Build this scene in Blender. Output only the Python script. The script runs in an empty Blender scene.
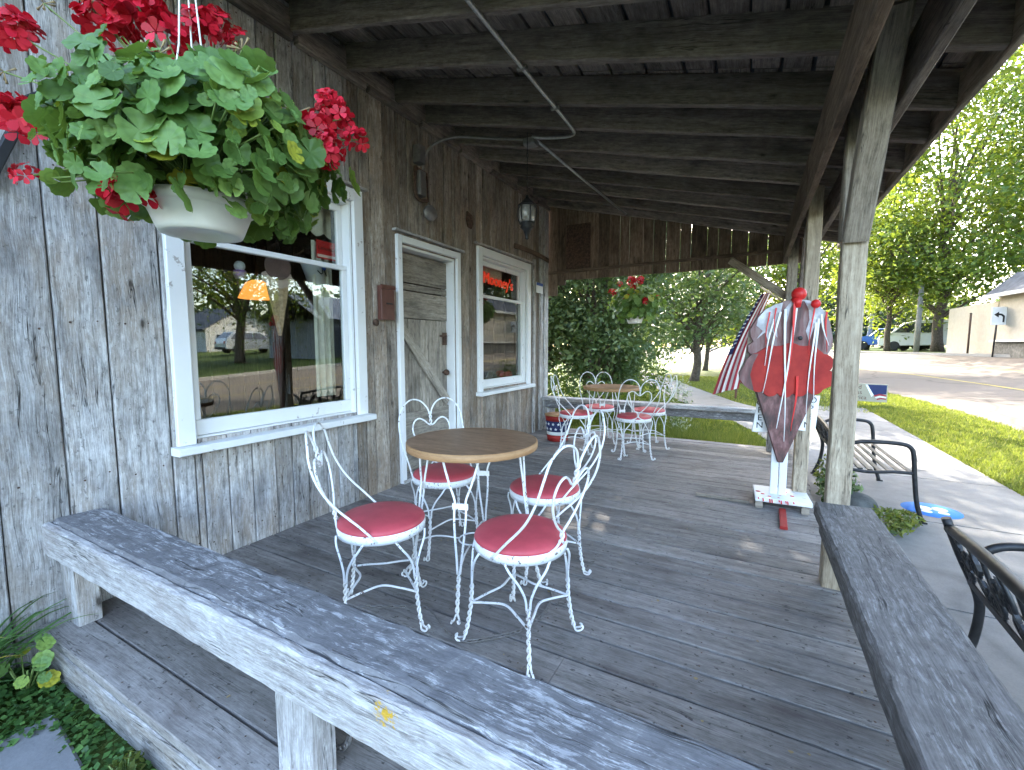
import bpy, math, random
import numpy as np
from mathutils import Vector, Matrix
from math import sin, cos, pi, radians as R

# ------------------------------------------------------------------ camera, light
S = bpy.context.scene
COL = S.collection
cam = bpy.data.objects.new('camera', bpy.data.cameras.new('camera'))
COL.objects.link(cam)
cam.location = (0, 0, 1.25)
cam.rotation_euler = (R(90 - 5.1), 0, R(28.4))
cam.data.lens = 442 / 1024 * 36
cam.data.sensor_width = 36
cam.data.clip_start = 0.02
cam.data.clip_end = 1500
S.camera = cam

SUN_EL, SUN_AZ = 31.0, (-0.36, 0.93)          # the sun stands beyond the far end of the porch, a little to the shop's side
w = bpy.data.worlds.new('World'); S.world = w; w.use_nodes = True
nt = w.node_tree
sky = nt.nodes.new('ShaderNodeTexSky'); sky.sky_type = 'NISHITA'; sky.sun_disc = False
sky.sun_elevation = R(SUN_EL)
sky.sun_rotation = math.atan2(SUN_AZ[0], SUN_AZ[1])
sky.dust_density = 3.2; sky.ozone_density = 0.6
bg = nt.nodes['Background']; bg.inputs[1].default_value = 0.15
nt.links.new(sky.outputs[0], bg.inputs[0])
sl = bpy.data.lights.new('sun', 'SUN'); sl.energy = 2.0; sl.angle = R(0.55); sl.color = (1.0, 0.93, 0.82)
so = bpy.data.objects.new('sun', sl); COL.objects.link(so)
n = math.hypot(*SUN_AZ)
sdir = Vector((SUN_AZ[0] / n * cos(R(SUN_EL)), SUN_AZ[1] / n * cos(R(SUN_EL)), sin(R(SUN_EL))))
so.rotation_euler = sdir.to_track_quat('Z', 'Y').to_euler()
so.location = (0, 0, 30)
vs = S.view_settings
vs.view_transform = 'Standard'; vs.look = 'None'; vs.gamma = 1; vs.use_curve_mapping = False
vs.exposure = 3.92
S.cycles.max_bounces = 8
S.cycles.transparent_max_bounces = 16

# ------------------------------------------------------------------ materials
def ng(name):
    m = bpy.data.materials.new(name); m.use_nodes = True
    t = m.node_tree; b = t.nodes['Principled BSDF']
    return m, t, b
def nd(t, kind, **kw):
    x = t.nodes.new('ShaderNode' + kind)
    for k, v in kw.items():
        if k.startswith('i_'):
            k2 = k[2:]
            x.inputs[int(k2) if k2.isdigit() else k2.replace('_', ' ')].default_value = v
        else: setattr(x, k, v)
    return x
def ramp(t, src, stops, interp='LINEAR'):
    r = nd(t, 'ValToRGB'); r.color_ramp.interpolation = interp
    e = r.color_ramp.elements
    while len(e) < len(stops): e.new(0.5)
    for el, (p, c) in zip(e, stops):
        el.position = p
        el.color = c if len(c) == 4 else (*c, 1)
    t.links.new(src, r.inputs[0]); return r.outputs[0]
def mix(t, f, a, b, mode='MIX'):
    x = nd(t, 'Mix', data_type='RGBA', blend_type=mode)
    for s, v in ((0, f), (6, a), (7, b)):
        if isinstance(v, bpy.types.NodeSocket): t.links.new(v, x.inputs[s])
        else: x.inputs[s].default_value = v if s == 0 or len(v) == 4 else (*v, 1)
    return x.outputs[2]
def math_(t, op, a, b=0.0):
    x = nd(t, 'Math', operation=op)
    for s, v in ((0, a), (1, b)):
        if isinstance(v, bpy.types.NodeSocket): t.links.new(v, x.inputs[s])
        else: x.inputs[s].default_value = v
    return x.outputs[0]
def noise(t, vec, scale=1.0, detail=4, rough=0.6, dist=0.0):
    x = nd(t, 'TexNoise'); x.inputs['Scale'].default_value = scale; x.inputs['Detail'].default_value = detail
    x.inputs['Roughness'].default_value = rough; x.inputs['Distortion'].default_value = dist
    if vec is not None: t.links.new(vec, x.inputs['Vector'])
    return x.outputs[0]
def mapping(t, vec, scale):
    x = nd(t, 'Mapping'); x.inputs['Scale'].default_value = scale
    t.links.new(vec, x.inputs['Vector']); return x.outputs[0]
G3 = lambda v: (v, v, v)

def wood(name, dark, mid, light, tint=0.25, pale=0.0, palec=(0.62, 0.62, 0.62), stain=0.35, stainc=(0.03, 0.026, 0.024),
         bump=0.35, rough=0.85, lichen=0.0, knots=1.0, cracks=0.85, brown=0.0, brownc=(0.14, 0.085, 0.05), grain=1.0, fleck=0.0, sp=(0.36, 0.5, 0.64), spec=0.25):
    m, t, b = ng(name)
    uv = nd(t, 'UVMap').outputs[0]
    rn = nd(t, 'Attribute', attribute_name='rnd').outputs['Fac']
    warp = nd(t, 'VectorMath', operation='MULTIPLY_ADD')          # slow wander of the grain
    wn = nd(t, 'TexNoise'); wn.inputs['Scale'].default_value = 2.2; wn.inputs['Detail'].default_value = 2; t.links.new(uv, wn.inputs['Vector'])
    t.links.new(wn.outputs[1], warp.inputs[0]); warp.inputs[1].default_value = (0.0, 0.05, 0); t.links.new(uv, warp.inputs[2])
    wv = warp.outputs[0]
    g1 = noise(t, mapping(t, wv, (2.2, 30, 1)), 1, 7, 0.72, 0.2)
    g2 = noise(t, mapping(t, wv, (9, 240, 1)), 1, 4, 0.65)
    g3 = noise(t, mapping(t, uv, (1.6, 3.4, 1)), 1.6, 6, 0.65)
    g4 = noise(t, mapping(t, uv, (14, 34, 1)), 1.3, 5, 0.75)
    gr = math_(t, 'ADD', math_(t, 'ADD', math_(t, 'MULTIPLY', g1, 0.40 * grain), math_(t, 'MULTIPLY', g2, 0.30 * grain)), math_(t, 'ADD', math_(t, 'MULTIPLY', g4, 0.30), 0.35 * (1 - grain)))
    col = ramp(t, gr, [(sp[0], dark), (sp[1], mid), (sp[2], light)])
    if brown:
        f = ramp(t, noise(t, mapping(t, uv, (1.1, 3.4, 1)), 1.3, 4, 0.65), [(0.42, G3(0)), (0.62, G3(brown))])
        col = mix(t, f, col, brownc, 'MIX')
    if pale:
        p = math_(t, 'ADD', math_(t, 'ADD', math_(t, 'MULTIPLY', noise(t, mapping(t, wv, (8, 90, 1)), 1, 7, 0.8, 0.3), 0.45), math_(t, 'MULTIPLY', g3, 0.30)), math_(t, 'MULTIPLY', g4, 0.25))
        f = ramp(t, p, [(0.515, G3(0)), (0.565, G3(pale))])
        col = mix(t, f, col, palec)
    f = ramp(t, math_(t, 'ADD', math_(t, 'MULTIPLY', g3, 0.75), math_(t, 'MULTIPLY', g4, 0.25)), [(0.50, G3(0)), (0.64, G3(stain))])
    col = mix(t, f, col, stainc)
    if fleck:
        v2 = noise(t, mapping(t, uv, (30, 42, 1)), 1.0, 3, 0.6)
        col = mix(t, ramp(t, v2, [(0.63, G3(0)), (0.68, G3(fleck))]), col, tuple(x * 0.5 for x in dark))
    c = noise(t, mapping(t, wv, (0.9, 19, 1)), 1, 4, 0.6, 0.3)     # drying cracks along the grain
    cr = math_(t, 'ABSOLUTE', math_(t, 'SUBTRACT', c, 0.5))
    crack = ramp(t, cr, [(0.0, G3(1)), (0.011, G3(0))])
    gate = ramp(t, noise(t, mapping(t, uv, (1.6, 7, 1)), 1, 2), [(0.50, G3(0)), (0.6, G3(cracks))])
    crack = mix(t, 1.0, crack, gate, 'MULTIPLY')
    col = mix(t, crack, col, (0.014, 0.012, 0.011))
    if knots:
        v = nd(t, 'TexVoronoi'); v.inputs['Scale'].default_value = 1
        t.links.new(mapping(t, uv, (2.6, 6.5, 1)), v.inputs['Vector'])
        k = ramp(t, math_(t, 'ADD', v.outputs['Distance'], math_(t, 'MULTIPLY', g4, 0.10)), [(0.085, G3(0.85 * knots)), (0.125, G3(0.25 * knots)), (0.18, G3(0))])
        col = mix(t, k, col, (0.03, 0.022, 0.016))
    hsv = nd(t, 'HueSaturation')
    t.links.new(col, hsv.inputs['Color'])
    t.links.new(math_(t, 'ADD', math_(t, 'MULTIPLY', rn, 2 * tint), 1 - tint), hsv.inputs['Value'])
    col = hsv.outputs[0]
    if lichen:
        geo = nd(t, 'NewGeometry').outputs['Position']
        ln = nd(t, 'VectorMath', operation='DISTANCE'); t.links.new(geo, ln.inputs[0]); ln.inputs[1].default_value = (-0.69, 0.68, 0.425)
        d = math_(t, 'ADD', ln.outputs['Value'], math_(t, 'MULTIPLY', noise(t, mapping(t, geo, (55, 55, 80)), 1, 6, 0.8), 0.24))
        f = ramp(t, d, [(0.135, G3(0.95)), (0.142, G3(0))])
        col = mix(t, f, col, (0.52, 0.31, 0.02))
    t.links.new(col, b.inputs['Base Color'])
    b.inputs['Roughness'].default_value = rough
    b.inputs['Specular IOR Level'].default_value = spec
    bp = nd(t, 'Bump'); bp.inputs['Strength'].default_value = bump; bp.inputs['Distance'].default_value = 0.010
    h = math_(t, 'SUBTRACT', gr, math_(t, 'MULTIPLY', crack, 0.6))
    t.links.new(h, bp.inputs['Height']); t.links.new(bp.outputs[0], b.inputs['Normal'])
    return m

def plain(name, c, rough=0.6, metal=0.0, var=0.15, vs_=6.0, bump=0.0, spec=0.4, c2=None, coat=0.0):
    m, t, b = ng(name)
    tc = nd(t, 'TexCoord').outputs['Object']
    nz = noise(t, tc, vs_, 5, 0.6)
    lo = tuple(x * (1 - var) for x in c) if c2 is None else c2
    hi = tuple(min(1, x * (1 + var)) for x in c) if c2 is None else c
    col = ramp(t, nz, [(0.35, lo), (0.65, hi)])
    t.links.new(col, b.inputs['Base Color'])
    b.inputs['Roughness'].default_value = rough; b.inputs['Metallic'].default_value = metal
    b.inputs['Specular IOR Level'].default_value = spec
    if coat: b.inputs['Coat Weight'].default_value = coat
    if bump:
        bp = nd(t, 'Bump'); bp.inputs['Strength'].default_value = bump; bp.inputs['Distance'].default_value = 0.01
        t.links.new(noise(t, tc, vs_ * 6, 4), bp.inputs['Height']); t.links.new(bp.outputs[0], b.inputs['Normal'])
    return m

def chipped(name, c, chip=(0.10, 0.06, 0.045), amt=0.40, sc=55, rough=0.45):
    m, t, b = ng(name)
    tc = nd(t, 'TexCoord').outputs['Object']
    a = math_(t, 'ADD', math_(t, 'MULTIPLY', noise(t, tc, sc, 4, 0.7), 0.7), math_(t, 'MULTIPLY', noise(t, tc, sc * 0.15, 3), 0.3))
    f = ramp(t, a, [(amt - 0.02, G3(0)), (amt + 0.01, G3(1))])
    d = mix(t, noise(t, tc, sc * 0.3, 3), tuple(x * 0.86 for x in c), c)
    t.links.new(mix(t, f, chip, d), b.inputs['Base Color'])
    b.inputs['Roughness'].default_value = rough
    return m

def leafmat(name, stops, trans=0.35, tc=(0.30, 0.42, 0.04), rough=0.5, veins=False):
    m, t, b = ng(name)
    rn = nd(t, 'Attribute', attribute_name='rnd').outputs['Fac']
    col = ramp(t, rn, stops)
    if veins:        # pale veins fan out from the stalk; a darker zone ring as on the real leaf
        sx_ = nd(t, 'SeparateXYZ'); t.links.new(nd(t, 'UVMap').outputs[0], sx_.inputs[0])
        an = math_(t, 'ARCTAN2', sx_.outputs[1], sx_.outputs[0])
        wv = math_(t, 'ABSOLUTE', math_(t, 'SINE', math_(t, 'MULTIPLY', an, 3.5)))
        col = mix(t, ramp(t, wv, [(0.0, G3(0.3)), (0.10, G3(0))]), col, (0.24, 0.36, 0.14))
        rad = math_(t, 'POWER', math_(t, 'ADD', math_(t, 'MULTIPLY', sx_.outputs[0], sx_.outputs[0]), math_(t, 'MULTIPLY', sx_.outputs[1], sx_.outputs[1])), 0.5)
        col = mix(t, ramp(t, rad, [(0.45, G3(0)), (0.6, G3(0.4)), (0.75, G3(0))]), col, (0.05, 0.11, 0.03))
    t.links.new(col, b.inputs['Base Color']); b.inputs['Roughness'].default_value = rough
    b.inputs['Specular IOR Level'].default_value = 0.35
    tr = nd(t, 'BsdfTranslucent')
    t.links.new(mix(t, 0.6, col, tc), tr.inputs['Color'])
    ms = nd(t, 'MixShader'); ms.inputs[0].default_value = trans
    t.links.new(b.outputs[0], ms.inputs[1]); t.links.new(tr.outputs[0], ms.inputs[2])
    t.links.new(ms.outputs[0], t.nodes['Material Output'].inputs[0])
    return m

def glassmat(name='window_glass', ior=3.2):
    m, t, b = ng(name)
    fr = nd(t, 'Fresnel'); fr.inputs[0].default_value = ior
    tc = nd(t, 'TexCoord').outputs['Object']
    bp = nd(t, 'Bump'); bp.inputs['Strength'].default_value = 0.02; bp.inputs['Distance'].default_value = 0.01
    t.links.new(noise(t, tc, 2.2, 1), bp.inputs['Height'])
    gl = nd(t, 'BsdfGlossy'); gl.inputs['Roughness'].default_value = 0.005
    t.links.new(bp.outputs[0], gl.inputs['Normal'])
    tr = nd(t, 'BsdfTransparent'); tr.inputs[0].default_value = (0.9, 0.92, 0.9, 1)
    ms = nd(t, 'MixShader')
    bf = nd(t, 'NewGeometry').outputs['Backfacing']        # the far face of the thin pane only lets light out
    t.links.new(math_(t, 'MULTIPLY', fr.outputs[0], math_(t, 'SUBTRACT', 1.0, bf)), ms.inputs[0]); t.links.new(tr.outputs[0], ms.inputs[1]); t.links.new(gl.outputs[0], ms.inputs[2])
    t.links.new(ms.outputs[0], t.nodes['Material Output'].inputs[0])
    return m

M = {}
M['wall'] = wood('weathered_siding', (0.10, 0.093, 0.087), (0.40, 0.385, 0.375), (0.70, 0.69, 0.68), tint=0.25, brown=0.55, brownc=(0.28, 0.215, 0.155), stain=0.72, stainc=(0.085, 0.077, 0.072), pale=0.5, palec=(0.70, 0.695, 0.70), bump=0.7, fleck=0.5, cracks=1.0, sp=(0.38, 0.5, 0.61))
M['wall_brown'] = wood('brown_siding', (0.075, 0.06, 0.047), (0.32, 0.272, 0.225), (0.60, 0.55, 0.49), tint=0.27, brown=0.65, brownc=(0.22, 0.15, 0.095), stain=0.75, stainc=(0.06, 0.047, 0.036), pale=0.4, palec=(0.56, 0.535, 0.50), bump=0.7, fleck=0.5, cracks=1.0)  # browner, darker siding for the planks past the front window
M['deck'] = wood('deck_boards', (0.085, 0.077, 0.070), (0.23, 0.210, 0.194), (0.37, 0.348, 0.328), tint=0.2, stain=0.75, stainc=(0.085, 0.066, 0.058), bump=0.3, knots=0.3, rough=0.75, grain=0.9, fleck=0.75, cracks=0.7, pale=0.25, palec=(0.36, 0.345, 0.33))
M['bench'] = wood('bench_timber', (0.075, 0.07, 0.07), (0.165, 0.16, 0.163), (0.27, 0.265, 0.268), tint=0.08, pale=0.8, palec=(0.55, 0.55, 0.56), stain=0.5, stainc=(0.085, 0.082, 0.085), bump=0.5, knots=0.3, grain=0.7, fleck=0.4)
M['apron'] = wood('apron_timber', (0.11, 0.095, 0.088), (0.37, 0.35, 0.34), (0.60, 0.585, 0.575), tint=0.08, pale=0.7, palec=(0.64, 0.63, 0.625), stain=0.75, stainc=(0.15, 0.115, 0.095), bump=0.7, lichen=1, knots=0.3)
M['bench_dark'] = wood('dark_bench_timber', (0.05, 0.044, 0.04), (0.155, 0.14, 0.13), (0.27, 0.25, 0.235), tint=0.05, pale=0.5, palec=(0.42, 0.405, 0.39), stain=0.5, stainc=(0.07, 0.062, 0.056), bump=0.5, knots=0.3, grain=0.85, fleck=0.4)
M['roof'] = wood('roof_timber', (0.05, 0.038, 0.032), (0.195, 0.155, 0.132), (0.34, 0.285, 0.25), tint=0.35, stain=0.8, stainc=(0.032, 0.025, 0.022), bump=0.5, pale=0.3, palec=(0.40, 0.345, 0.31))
M['gable'] = wood('gable_boards', (0.045, 0.03, 0.022), (0.175, 0.12, 0.085), (0.34, 0.255, 0.195), tint=0.35, stain=0.75, stainc=(0.03, 0.02, 0.015), bump=0.4)
M['post'] = wood('post_timber', (0.15, 0.112, 0.075), (0.37, 0.30, 0.215), (0.55, 0.465, 0.35), tint=0.08, stain=0.45, stainc=(0.15, 0.112, 0.08), bump=0.45, knots=1.0, cracks=1.0, sp=(0.38, 0.5, 0.61))
M['post_dark'] = wood('old_post_timber', (0.065, 0.052, 0.042), (0.27, 0.225, 0.175), (0.45, 0.385, 0.31), tint=0.1, stain=0.85, stainc=(0.06, 0.048, 0.04), bump=0.4)
M['door'] = wood('door_boards', (0.09, 0.075, 0.06), (0.33, 0.29, 0.24), (0.55, 0.50, 0.44), tint=0.22, stain=0.7, stainc=(0.085, 0.075, 0.068), bump=0.5, knots=1)
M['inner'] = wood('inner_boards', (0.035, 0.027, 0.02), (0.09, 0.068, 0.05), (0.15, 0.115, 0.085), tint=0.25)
M['white'] = chipped('white_paint', (0.80, 0.80, 0.79), chip=(0.42, 0.39, 0.36), amt=0.375, sc=16, rough=0.5)
M['wire'] = chipped('white_chipped_metal', (0.80, 0.80, 0.80), chip=(0.13, 0.075, 0.05), amt=0.405, sc=70)
M['vinyl'] = plain('red_vinyl', (0.46, 0.065, 0.082), 0.5, var=0.12, vs_=9)
M['chrome'] = plain('grey_metal', (0.42, 0.42, 0.42), 0.4, 0.8, vs_=40)
M['steel'] = plain('galvanised_steel', (0.20, 0.19, 0.185), 0.5, 0.6, vs_=30)
M['iron'] = plain('black_iron', (0.022, 0.022, 0.024), 0.45, 0.3, var=0.4, vs_=25)
M['rust'] = plain('rusty_iron', (0.085, 0.05, 0.035), 0.9, 0.0, var=0.5, vs_=40, bump=0.4)
M['black'] = plain('black_paint', (0.016, 0.016, 0.017), 0.5)
M['oak'] = wood('oak_edge', (0.24, 0.13, 0.06), (0.40, 0.23, 0.11), (0.50, 0.31, 0.16), tint=0.05, stain=0.1, bump=0.1, rough=0.5, knots=0, cracks=0)
M['laminate'] = wood('walnut_laminate', (0.11, 0.055, 0.028), (0.26, 0.146, 0.082), (0.40, 0.245, 0.15), tint=0.05, stain=0.1, bump=0.0, rough=0.36, spec=0.4, knots=0, cracks=0, sp=(0.40, 0.5, 0.60))
M['glass'] = glassmat()
M['cream'] = plain('cream_stucco', (0.36, 0.32, 0.26), 0.9, var=0.06)
M['red'] = plain('red_paint', (0.37, 0.034, 0.026), 0.6, vs_=9, c2=(0.25, 0.02, 0.018), spec=0.2)
M['brightred'] = plain('bright_red', (0.60, 0.02, 0.02), 0.4, var=0.1)
M['brownpaint'] = plain('brown_paint', (0.115, 0.045, 0.032), 0.5, var=0.15, vs_=12)
M['potwhite'] = plain('white_plastic', (0.74, 0.72, 0.68), 0.5, var=0.06, vs_=8)
M['paper'] = plain('white_card', (0.75, 0.75, 0.73), 0.7, var=0.04)
M['blue'] = plain('blue_paint', (0.05, 0.11, 0.36), 0.5)
M['navy'] = plain('navy_cloth', (0.02, 0.03, 0.10), 0.8)
M['stone'] = plain('stone', (0.085, 0.085, 0.08), 0.85, var=0.45, vs_=9, bump=0.5)
M['rubber'] = plain('tyre_rubber', (0.02, 0.02, 0.02), 0.8)
M['carwhite'] = plain('white_car_paint', (0.55, 0.55, 0.54), 0.25, coat=0.6, var=0.03)
M['carblue'] = plain('blue_car_paint', (0.04, 0.12, 0.42), 0.25, coat=0.6, var=0.03)
M['carglass'] = plain('dark_car_glass', (0.02, 0.025, 0.03), 0.06, spec=0.8)
M['lens'] = plain('lamp_lens', (0.6, 0.55, 0.5), 0.15)
M['shingle'] = plain('dark_shingle', (0.06, 0.065, 0.075), 0.9, var=0.35, vs_=4)
M['greysiding'] = plain('grey_siding', (0.22, 0.23, 0.25), 0.8, var=0.1, vs_=2)
M['palesiding'] = plain('pale_siding', (0.42, 0.42, 0.41), 0.8, var=0.06)
M['metalroof'] = plain('grey_metal_roof', (0.13, 0.145, 0.165), 0.5, var=0.08)
M['greypole'] = wood('grey_pole_wood', (0.12, 0.11, 0.10), (0.27, 0.25, 0.235), (0.38, 0.36, 0.34), tint=0.05)
M['bark'] = plain('bark', (0.085, 0.065, 0.05), 0.95, var=0.5, vs_=14, bump=0.8)
M['cloth'] = plain('curtain_cloth', (0.70, 0.65, 0.52), 0.9, var=0.12, vs_=14)
M['choc'] = plain('chocolate_paint', (0.24, 0.15, 0.14), 0.6)
M['pink'] = plain('pale_pink_paint', (0.80, 0.60, 0.52), 0.6)
M['cone'] = plain('waffle_paint', (0.62, 0.42, 0.24), 0.7, var=0.3, vs_=40)
M['lilac'] = plain('lilac_paint', (0.40, 0.22, 0.48), 0.6)

def emis(name, c, s):
    m, t, b = ng(name)
    b.inputs['Base Color'].default_value = (*c, 1); b.inputs['Emission Color'].default_value = (*c, 1); b.inputs['Emission Strength'].default_value = s
    return m
M['lampglow'] = emis('lit_lamp_shade', (1.0, 0.36, 0.07), 0.12)
M['neon'] = emis('red_neon', (0.75, 0.05, 0.02), 0.06)

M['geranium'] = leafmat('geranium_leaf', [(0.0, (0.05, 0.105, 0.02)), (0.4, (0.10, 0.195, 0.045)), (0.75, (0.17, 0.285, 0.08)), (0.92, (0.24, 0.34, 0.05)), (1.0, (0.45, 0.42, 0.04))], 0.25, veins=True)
M['petal'] = leafmat('red_petal', [(0, (0.30, 0.004, 0.010)), (0.6, (0.52, 0.008, 0.022)), (1, (0.68, 0.02, 0.05))], 0.25, (0.6, 0.01, 0.02))
M['stem'] = plain('green_stem', (0.14, 0.20, 0.05), 0.6)
M['drybud'] = plain('dry_bud', (0.30, 0.22, 0.11), 0.8)
M['shrubleaf'] = leafmat('shrub_leaf', [(0, (0.022, 0.044, 0.017)), (0.5, (0.075, 0.125, 0.048)), (0.85, (0.165, 0.23, 0.10)), (1, (0.25, 0.32, 0.12))], 0.25, (0.20, 0.28, 0.03))
M['mapleleaf'] = leafmat('street_tree_leaf', [(0, (0.018, 0.042, 0.008)), (0.5, (0.05, 0.10, 0.016)), (1, (0.12, 0.18, 0.025))], 0.42, (0.30, 0.36, 0.025))
M['darkleaf'] = leafmat('dark_tree_leaf', [(0, (0.010, 0.022, 0.014)), (0.6, (0.025, 0.05, 0.028)), (1, (0.05, 0.085, 0.045))], 0.15)
M['greyleaf'] = leafmat('grey_tree_leaf', [(0, (0.05, 0.065, 0.05)), (1, (0.16, 0.19, 0.15))], 0.25)
M['grassblade'] = leafmat('grass_blade', [(0, (0.035, 0.06, 0.012)), (0.5, (0.10, 0.138, 0.024)), (0.85, (0.185, 0.21, 0.045)), (1, (0.28, 0.24, 0.10))], 0.38, (0.30, 0.34, 0.03), 0.6)
M['lily'] = leafmat('lily_leaf', [(0, (0.03, 0.08, 0.02)), (0.6, (0.07, 0.16, 0.04)), (0.92, (0.13, 0.24, 0.06)), (1, (0.45, 0.33, 0.06))], 0.3)
M['whiteleaf'] = leafmat('silver_leaf', [(0, (0.25, 0.27, 0.2)), (1, (0.55, 0.56, 0.48))], 0.3)

def ground_mat():
    m, t, b = ng('lawn_soil')
    p = nd(t, 'NewGeometry').outputs['Position']
    a = noise(t, p, 1.2, 6, 0.65); f = noise(t, p, 22, 4, 0.7)
    v = math_(t, 'ADD', math_(t, 'MULTIPLY', a, 0.5), math_(t, 'MULTIPLY', f, 0.5))
    col = ramp(t, v, [(0.35, (0.025, 0.042, 0.011)), (0.5, (0.055, 0.082, 0.018)), (0.62, (0.10, 0.12, 0.034)), (0.75, (0.13, 0.11, 0.06))])
    t.links.new(col, b.inputs['Base Color']); b.inputs['Roughness'].default_value = 0.95; b.inputs['Specular IOR Level'].default_value = 0.1
    bp = nd(t, 'Bump'); bp.inputs['Strength'].default_value = 0.8; bp.inputs['Distance'].default_value = 0.03
    t.links.new(f, bp.inputs['Height']); t.links.new(bp.outputs[0], b.inputs['Normal'])
    return m
def pave_mat(name, c, speck=0.25, crack=0.0, bump=0.2):
    m, t, b = ng(name)
    p = nd(t, 'NewGeometry').outputs['Position']
    a = noise(t, p, 0.8, 5, 0.6); f = noise(t, p, 90, 3, 0.7); g = noise(t, p, 9, 4, 0.6)
    v = math_(t, 'ADD', math_(t, 'ADD', math_(t, 'MULTIPLY', a, 0.45), math_(t, 'MULTIPLY', f, 0.25)), math_(t, 'MULTIPLY', g, 0.3))
    col = ramp(t, v, [(0.32, tuple(x * (1 - speck) for x in c)), (0.5, c), (0.68, tuple(x * (1 + speck * 0.8) for x in c))])
    if crack:
        vo = nd(t, 'TexVoronoi', feature='DISTANCE_TO_EDGE'); vo.inputs['Scale'].default_value = 0.16
        wob = nd(t, 'VectorMath', operation='ADD'); nz = nd(t, 'TexNoise'); nz.inputs['Scale'].default_value = 0.7; t.links.new(p, nz.inputs['Vector'])
        t.links.new(p, wob.inputs[0]); t.links.new(nz.outputs[1], wob.inputs[1]); t.links.new(wob.outputs[0], vo.inputs['Vector'])
        col = mix(t, ramp(t, vo.outputs['Distance'], [(0.0, G3(crack)), (0.012, G3(0))]), col, tuple(x * 0.35 for x in c))
    t.links.new(col, b.inputs['Base Color']); b.inputs['Roughness'].default_value = 0.92; b.inputs['Specular IOR Level'].default_value = 0.15
    bp = nd(t, 'Bump'); bp.inputs['Strength'].default_value = bump; bp.inputs['Distance'].default_value = 0.006
    t.links.new(f, bp.inputs['Height']); t.links.new(bp.outputs[0], b.inputs['Normal'])
    return m
M['ground'] = ground_mat()
M['road'] = pave_mat('worn_asphalt', (0.125, 0.106, 0.088), 0.2, 0.6)
M['concrete'] = pave_mat('sidewalk_concrete', (0.195, 0.188, 0.18), 0.35, 0.35)
M['kerb'] = pave_mat('kerb_concrete', (0.26, 0.245, 0.225), 0.15)
M['yellow'] = pave_mat('yellow_road_paint', (0.34, 0.26, 0.07), 0.25)
M['slab'] = pave_mat('slate_slab', (0.20, 0.20, 0.205), 0.35)
M['bluedecal'] = pave_mat('blue_decal', (0.07, 0.20, 0.55), 0.15)
M['whitedecal'] = pave_mat('white_decal', (0.62, 0.68, 0.74), 0.1)

# ------------------------------------------------------------------ mesh helpers
ORG = {}
rng = np.random.default_rng(7)
random.seed(7)
def ring_frames(P, closed=False):
    P = [Vector(p) for p in P]; n = len(P); T = []
    for i in range(n):
        a = P[(i - 1) % n] if (closed or i > 0) else P[i]
        b = P[(i + 1) % n] if (closed or i < n - 1) else P[i]
        T.append((b - a).normalized())
    up = Vector((0, 0, 1)) if abs(T[0].z) < 0.9 else Vector((1, 0, 0))
    u = (up - T[0] * up.dot(T[0])).normalized(); F = []
    for i in range(n):
        u = (u - T[i] * u.dot(T[i])); u = u.normalized() if u.length > 1e-6 else Vector((1, 0, 0))
        F.append((u, T[i].cross(u)))
    return P, F
def smooth_path(P, k=6, closed=False):
    P = [Vector(p) for p in P]; n = len(P); out = []
    for i in range(n if closed else n - 1):
        p1, p2 = P[i], P[(i + 1) % n]
        p0 = P[(i - 1) % n] if (closed or i > 0) else p1 * 2 - p2
        p3 = P[(i + 2) % n] if (closed or i < n - 2) else p2 * 2 - p1
        for j in range(k):
            s = j / k
            out.append(0.5 * ((2 * p1) + (p2 - p0) * s + (2 * p0 - 5 * p1 + 4 * p2 - p3) * s * s + (3 * p1 - p0 - 3 * p2 + p3) * s ** 3))
    if not closed: out.append(P[-1])
    return out
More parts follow.
